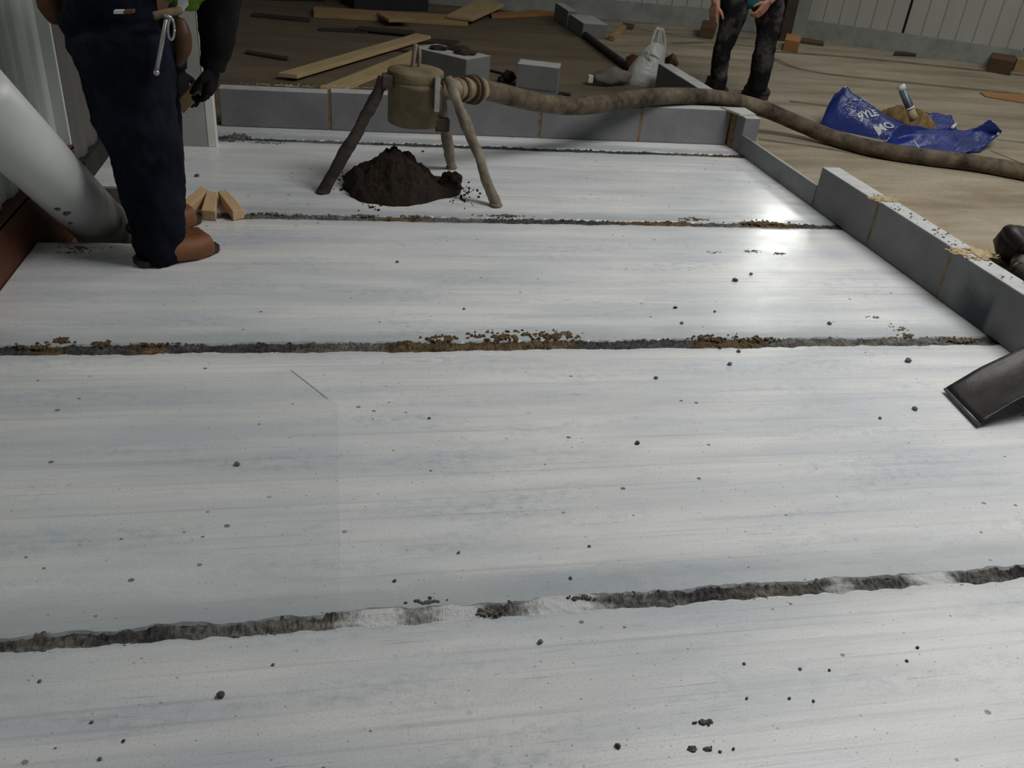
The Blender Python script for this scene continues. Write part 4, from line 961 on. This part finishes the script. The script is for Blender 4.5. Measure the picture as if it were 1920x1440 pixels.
def head(mb, c, up, face, r=.098):
    c = Vector(c); up = Vector(up).normalized(); f = Vector(face); f = (f-up*f.dot(up)).normalized(); s = up.cross(f)
    mb.tube([c-up*r*1.05+f*r*.25, c-up*r*.55+f*r*.18, c, c+up*r*.55-f*r*.05, c+up*r*1.05-f*r*.1], [r*.42, r*.66, r*.82, r*.80, r*.38], 20, .8)
    mb.tube([c+f*r*.75+up*r*.12, c+f*r*1.08-up*r*.22, c+f*r*.85-up*r*.30], [r*.10, r*.16, r*.12], 10, .8)       # nose
    mb.tube([c+f*r*.80-up*r*.56+s*r*.22, c+f*r*.90-up*r*.56, c+f*r*.80-up*r*.56-s*r*.22], [r*.08, r*.11, r*.08], 8, .8)   # mouth
    for q in (-1, 1): mb.tube([c+s*q*r*.80+up*r*.15, c+s*q*r*.92-up*r*.02, c+s*q*r*.80-up*r*.22], [r*.10, r*.15, r*.09], 8, .8)   # ears
    mb.tube([c-up*r*1.9, c-up*r*.8], [r*.62, r*.55], 16, .8)     # neck
    return c, up, f, s
# ---- first worker, by the left edge
p1 = empty('person', (-.66, 3.35, 0), 'worker in dark jeans and black jacket, tan boots, holding an offcut by the left wall', 'person')
hipC = Vector((-.705, 3.36, .90)); neck = Vector((-.30, 3.62, 1.43)); hd = Vector((-.20, 3.69, 1.575))
body = MB()
limb(body, [(300, 475, 3.23, 20), (297, 440, 3.23, 22), (284, 350, 3.25, 28), (262, 240, 3.27, 34), (240, 130, 3.29, 42), (226, 70, 3.30, 48)])
limb(body, [(312, 415, 3.56, 16), (308, 370, 3.55, 18), (292, 290, 3.54, 24), (276, 200, 3.51, 30), (262, 120, 3.47, 36), (250, 60, 3.43, 42)])
w3(body, [hipC-Vector((0, 0, .06)), hipC.lerp(neck, .5)+Vector((-.03, 0, .03)), neck], [.10, .13, .07])
head(body, hd, (hd-neck)*1., (.8, .4, -.45))
shR = Vector((-.34, 3.47, 1.36)); elR = atY(411, -70, 3.46); wrR = atY(402, 118, 3.46)
shL = Vector((-.42, 3.76, 1.36)); elL = atY(288, -70, 3.74); wrL = atY(331, 128, 3.66)
w3(body, [neck, shR, elR, wrR], [.06, .065, .05, .036]); w3(body, [neck, shL, elL, wrL], [.06, .065, .05, .036])
body.build('body', SKIN, p1, True, remesh=.011, smo=3)
tr = MB()
limb(tr, [(303, 487, 3.22, 40), (297, 440, 3.23, 48), (284, 350, 3.25, 58), (277, 290, 3.26, 66), (262, 240, 3.27, 70), (254, 200, 3.28, 74), (240, 130, 3.29, 82), (226, 70, 3.30, 92)])
limb(tr, [(312, 425, 3.56, 34), (308, 370, 3.55, 38), (292, 290, 3.54, 50), (276, 200, 3.51, 58), (262, 120, 3.47, 66), (250, 60, 3.43, 74)])
limb(tr, [(186, 84, 3.38, 44), (222, 76, 3.36, 66), (285, 70, 3.38, 46)]); limb(tr, [(158, 26, 3.38, 50), (215, 16, 3.34, 78), (282, 18, 3.37, 52)])
limb(tr, [(157, 20, 3.38, 50), (177, 76, 3.37, 50), (199, 130, 3.35, 50), (222, 200, 3.33, 52), (240, 260, 3.30, 50)])
limb(tr, [(158, -25, 3.40, 50), (215, -30, 3.36, 78), (284, -22, 3.39, 52)])
tr.build('jeans', DENIM, p1, True, remesh=.009, smo=3, disp=(.034, .085, 3))
jk = MB()
w3(jk, [hipC+Vector((.02, .01, .10)), hipC.lerp(neck, .5)+Vector((-.03, 0, .04)), neck-Vector((.03, .02, .03))], [.185, .20, .12])
w3(jk, [neck-Vector((.06, .04, .05)), shR, elR+Vector((0, 0, .1)), elR, atY(408, 60, 3.46), atY(404, 112, 3.46)], [.10, .095, .08, .088, .068, .048])
w3(jk, [neck-Vector((.06, .04, .05)), shL, elL, wrL+Vector((0, 0, .02))], [.10, .095, .08, .05])
jk.build('jacket', BLACKF, p1, True, remesh=.011, smo=3, disp=(.02, .08, 3))
vs_ = MB(); w3(vs_, [hipC+Vector((.10, .02, .07)), hipC.lerp(neck, .5)+Vector((-.02, 0, .04)), neck-Vector((.08, .05, .06))], [.19, .212, .15])
limb(vs_, [(352, 14, 3.40, 20), (354, -14, 3.41, 24), (350, -50, 3.42, 30)])
vs_.build('hi_vis_vest', HIVIS, p1, True, remesh=.011, smo=3)
rs = [atY(x, y, 3.335) for x, y in [(333, -6), (352, -6), (353, 10), (343, 22), (334, 12)]]
MB().prism([p+Vector((0, -.004, 0)) for p in rs], [p+Vector((0, .010, 0)) for p in rs]).build('reflective_strip', REFLECT, p1)
hr = MB(); hu = (hd-neck).normalized(); hr.tube([hd-hu*.02-Vector((.045, .022, -.015)), hd+hu*.05-Vector((.028, .013, -.01)), hd+hu*.095-Vector((.015, .008, 0))], [.078, .085, .055], 18, .8); hr.build('hair', HAIR, p1, True, remesh=.008, smo=2)
gR = MB(); hand(gR, atY(398, 116, 3.45), (-.16, .0, -.9), (-.2, -.9, .1), (-1, 0, 0), 1.12, .75); gR.tube([atY(403, 102, 3.455), atY(398, 128, 3.45)], [.05, .046], 14, .8)
gR.build('glove', BLACKF, p1, True, remesh=.0042, smo=1)
gL = MB(); hand(gL, wrL, (.12, -.02, -.9), (.3, .8, .1), (1, 0, 0), 1.08, .8); gL.tube([wrL+Vector((0, 0, .05)), wrL], [.045, .04], 12, .8)
gL.build('glove', BLACKF, p1, True, remesh=.0042, smo=1)
bR0, bR1 = Vector((-.748, 3.165, 0)), Vector((-.475, 3.335, 0)); bL0, bL1 = Vector((-.835, 3.49, 0)), Vector((-.580, 3.645, 0))
for a_, b_ in ((bR0, bR1), (bL0, bL1)):
    bt = boot(MB(), a_, b_, .110, .15).build('boot', LEATHER, p1, True, remesh=.007, smo=3)
    so_ = MB().prism(*sole(a_, b_, .108)).build('sole', SOLE, bt); 
# belt, pouches, hand tools on the belt
bl = MB(); P_ = spline([atY(96, 22, 3.34), atY(150, 34, 3.215), atY(215, 40, 3.165), atY(285, 36, 3.20), atY(333, 26, 3.32)], 8)
P_ = spline([atY(288, 30, 3.17), atY(312, 24, 3.19), atY(336, 20, 3.27)], 6)
bl.tube(P_, .013, 10); bl.build('belt', simple('tan_webbing', (.10, .07, .04, 1), (.18, .13, .08, 1), 20, .8, .3), p1, True)
pc = MB(); limb(pc, [(338, 36, 3.33, 9), (341, 62, 3.32, 17), (342, 90, 3.32, 17), (333, 122, 3.33, 8)]); pc.build('tool_pouch', POUCHM, p1, True, remesh=.007, smo=2)
pc = MB(); limb(pc, [(92, -20, 3.46, 26), (96, 12, 3.46, 24), (108, 42, 3.46, 12)]); pc.build('tool_pouch', POUCHM, p1, True, remesh=.007, smo=2)
MB().tube([atY(312, 36, 3.155), atY(293, 134, 3.15)], .0075, 10).build('spanner', CHROME, p1, True)
MB().blob(atY(293, 136, 3.15), .011, 2, .1).build('spanner_tip', CHROME, p1, True)
ring = [atY(321+6*math.cos(k/16*2*PI), 55+20*math.sin(k/16*2*PI), 3.15) for k in range(17)]
MB().tube(ring, .004, 8).build('carabiner', CHROME, p1, True)
MB().tube([atY(308, 27, 3.16), atY(322, 36, 3.155)], .008, 8).build('belt_clip', CHROME, p1, True)
lb = [atY(213, 20, 3.115), atY(231, 20, 3.115), atY(231, 26, 3.115), atY(213, 26, 3.115)]
MB().prism(lb, [p+Vector((0, .03, 0)) for p in lb]).build('pocket_tag', wt, p1)
lb = [atY(232, 20, 3.116), atY(250, 19, 3.116), atY(250, 25, 3.116), atY(232, 26, 3.116)]
MB().prism(lb, [p+Vector((0, .03, 0)) for p in lb]).build('pocket_tag', simple('orange_tag', (.12, .05, .015, 1), (.18, .08, .03, 1), 9, .8, 0), p1)
# offcut held in the hands
q1, q2 = atY(336, 203, 3.58), atY(378, 158, 3.50); dv = (q2-q1).normalized(); sv_ = dv.cross(Vector((0, 1, 0))).normalized()*.024; tv = Vector((0, .018, 0))
tag(MB().prism([q1+sv_+tv, q1-sv_+tv, q1-sv_-tv, q1+sv_-tv], [q2+sv_+tv, q2-sv_+tv, q2-sv_-tv, q2+sv_-tv]).build('timber_offcut', OFFCUT, None, bevel=.003), 'pale pine offcut held in the black gloves of the first worker', 'offcut')
EYE = simple('eye', (.02, .015, .012, 1), (.05, .04, .03, 1), 30, .2, 0)
def eyes(c, up, face, r, parent):
    up = Vector(up).normalized(); f = Vector(face); f = (f-up*f.dot(up)).normalized(); s_ = up.cross(f)
    for q in (-1, 1): MB().blob(Vector(c)+f*r*.74+up*r*.10+s_*q*r*.32, r*.12, 1, 0.).build('eye', EYE, parent, True)
eyes(hd, hd-neck, (.8, .4, -.45), .098, p1)
# ---- second worker, facing the viewer
p2 = empty('person', (3.10, 6.58, 0), 'worker in dusty black jeans and teal shirt standing beyond the right kerb', 'person')
FY = 6.52
body = MB()
limb(body, [(1345, 172, FY+.05, 7), (1350, 120, FY+.02, 8), (1356, 88, FY, 8), (1366, 62, FY, 10), (1373, 35, FY+.01, 13), (1386, -40, FY+.05, 20)])
limb(body, [(1419, 166, FY, 8), (1425, 140, FY, 9), (1431, 110, FY-.03, 9), (1437, 76, FY-.02, 9), (1441, 50, FY, 12), (1442, 20, FY+.01, 15), (1432, -40, FY+.05, 20)])
h2 = atY(1409, -45, FY+.05); n2 = Vector((2.98, 6.40, 1.36)); hd2 = Vector((2.98, 6.34, 1.50))
w3(body, [h2, h2.lerp(n2, .55), n2], [.14, .15, .07])
head(body, hd2, (0, -.15, 1), (-.35, -.9, -.3), .094)
eyes(hd2, (0, -.15, 1), (-.35, -.9, -.3), .094, p2)
sR2 = n2+Vector((-.19, 0, -.06)); sL2 = n2+Vector((.19, .02, -.06))
eR2 = Vector((2.66, 6.40, .96)); wR2 = atY(1342, 6, 6.35); eL2 = Vector((3.30, 6.40, 1.0)); wL2 = atY(1441, 3, 6.30)
w3(body, [n2, sR2, eR2, wR2], [.055, .055, .042, .029]); w3(body, [n2, sL2, eL2, wL2], [.055, .055, .042, .030])
hand(body, wR2, (.02, 0, -1), (.35, -.9, 0), (1, .3, 0), .98, .45)
hand(body, wL2, (-.55, -.05, -.8), (-.6, -.5, .5), (-.3, 1, -.3), .98, .55)
body.build('body', SKIN, p2, True, remesh=.0062, smo=2)
tr = MB()
limb(tr, [(1345, 178, FY+.05, 15), (1347, 150, FY+.04, 15.5), (1350, 120, FY+.02, 16.5), (1356, 88, FY, 17), (1366, 62, FY, 20), (1373, 35, FY+.01, 24), (1380, 0, FY+.03, 29), (1386, -40, FY+.05, 34)])
limb(tr, [(1419, 170, FY, 17.5), (1425, 140, FY, 19), (1431, 110, FY-.03, 20), (1437, 76, FY-.02, 19.5), (1441, 50, FY, 23), (1442, 20, FY+.01, 28), (1438, 0, FY+.03, 31), (1432, -40, FY+.05, 36)])
limb(tr, [(1386, -22, FY+.04, 34), (1408, -22, FY+.04, 36), (1432, -22, FY+.04, 34)])
tr.build('jeans', DENIM2, p2, True, remesh=.010, smo=2, disp=(.02, .06, 3))
ts = MB(); w3(ts, [atY(1412, -8, FY-.01), atY(1410, -40, FY), h2.lerp(n2, .55), n2-Vector((0, 0, .04))], [.125, .17, .185, .10])
w3(ts, [n2-Vector((0, 0, .05)), sR2, sR2.lerp(eR2, .55)], [.09, .075, .065]); w3(ts, [n2-Vector((0, 0, .05)), sL2, sL2.lerp(eL2, .55)], [.09, .075, .065])
limb(ts, [(1398, -6, FY-.02, 20), (1420, -9, FY-.03, 20), (1442, -8, FY-.02, 18)])
ts.build('shirt', TEAL, p2, True, remesh=.010, smo=3, disp=(.012, .07, 2))
hr = MB(); hr.tube([hd2+Vector((.012, .045, -.02)), hd2+Vector((.01, .038, .05)), hd2+Vector((.006, .022, .088))], [.075, .082, .055], 18, .8); hr.build('hair', HAIR, p2, True, remesh=.008, smo=2)
f1 = atZ(1346, 184); f2 = atZ(1424, 186)
for c_ in (f1, f2):
    t_ = c_+Vector((.03, -.04, 0)); a_ = c_+Vector((-.03, .22, 0)); 
    bt = boot(MB(), a_, t_, .105, .13).build('boot', DBOOT, p2, True, remesh=.007, smo=3)
    MB().prism(*sole(a_, t_, .108)).build('sole', SOLE, bt)
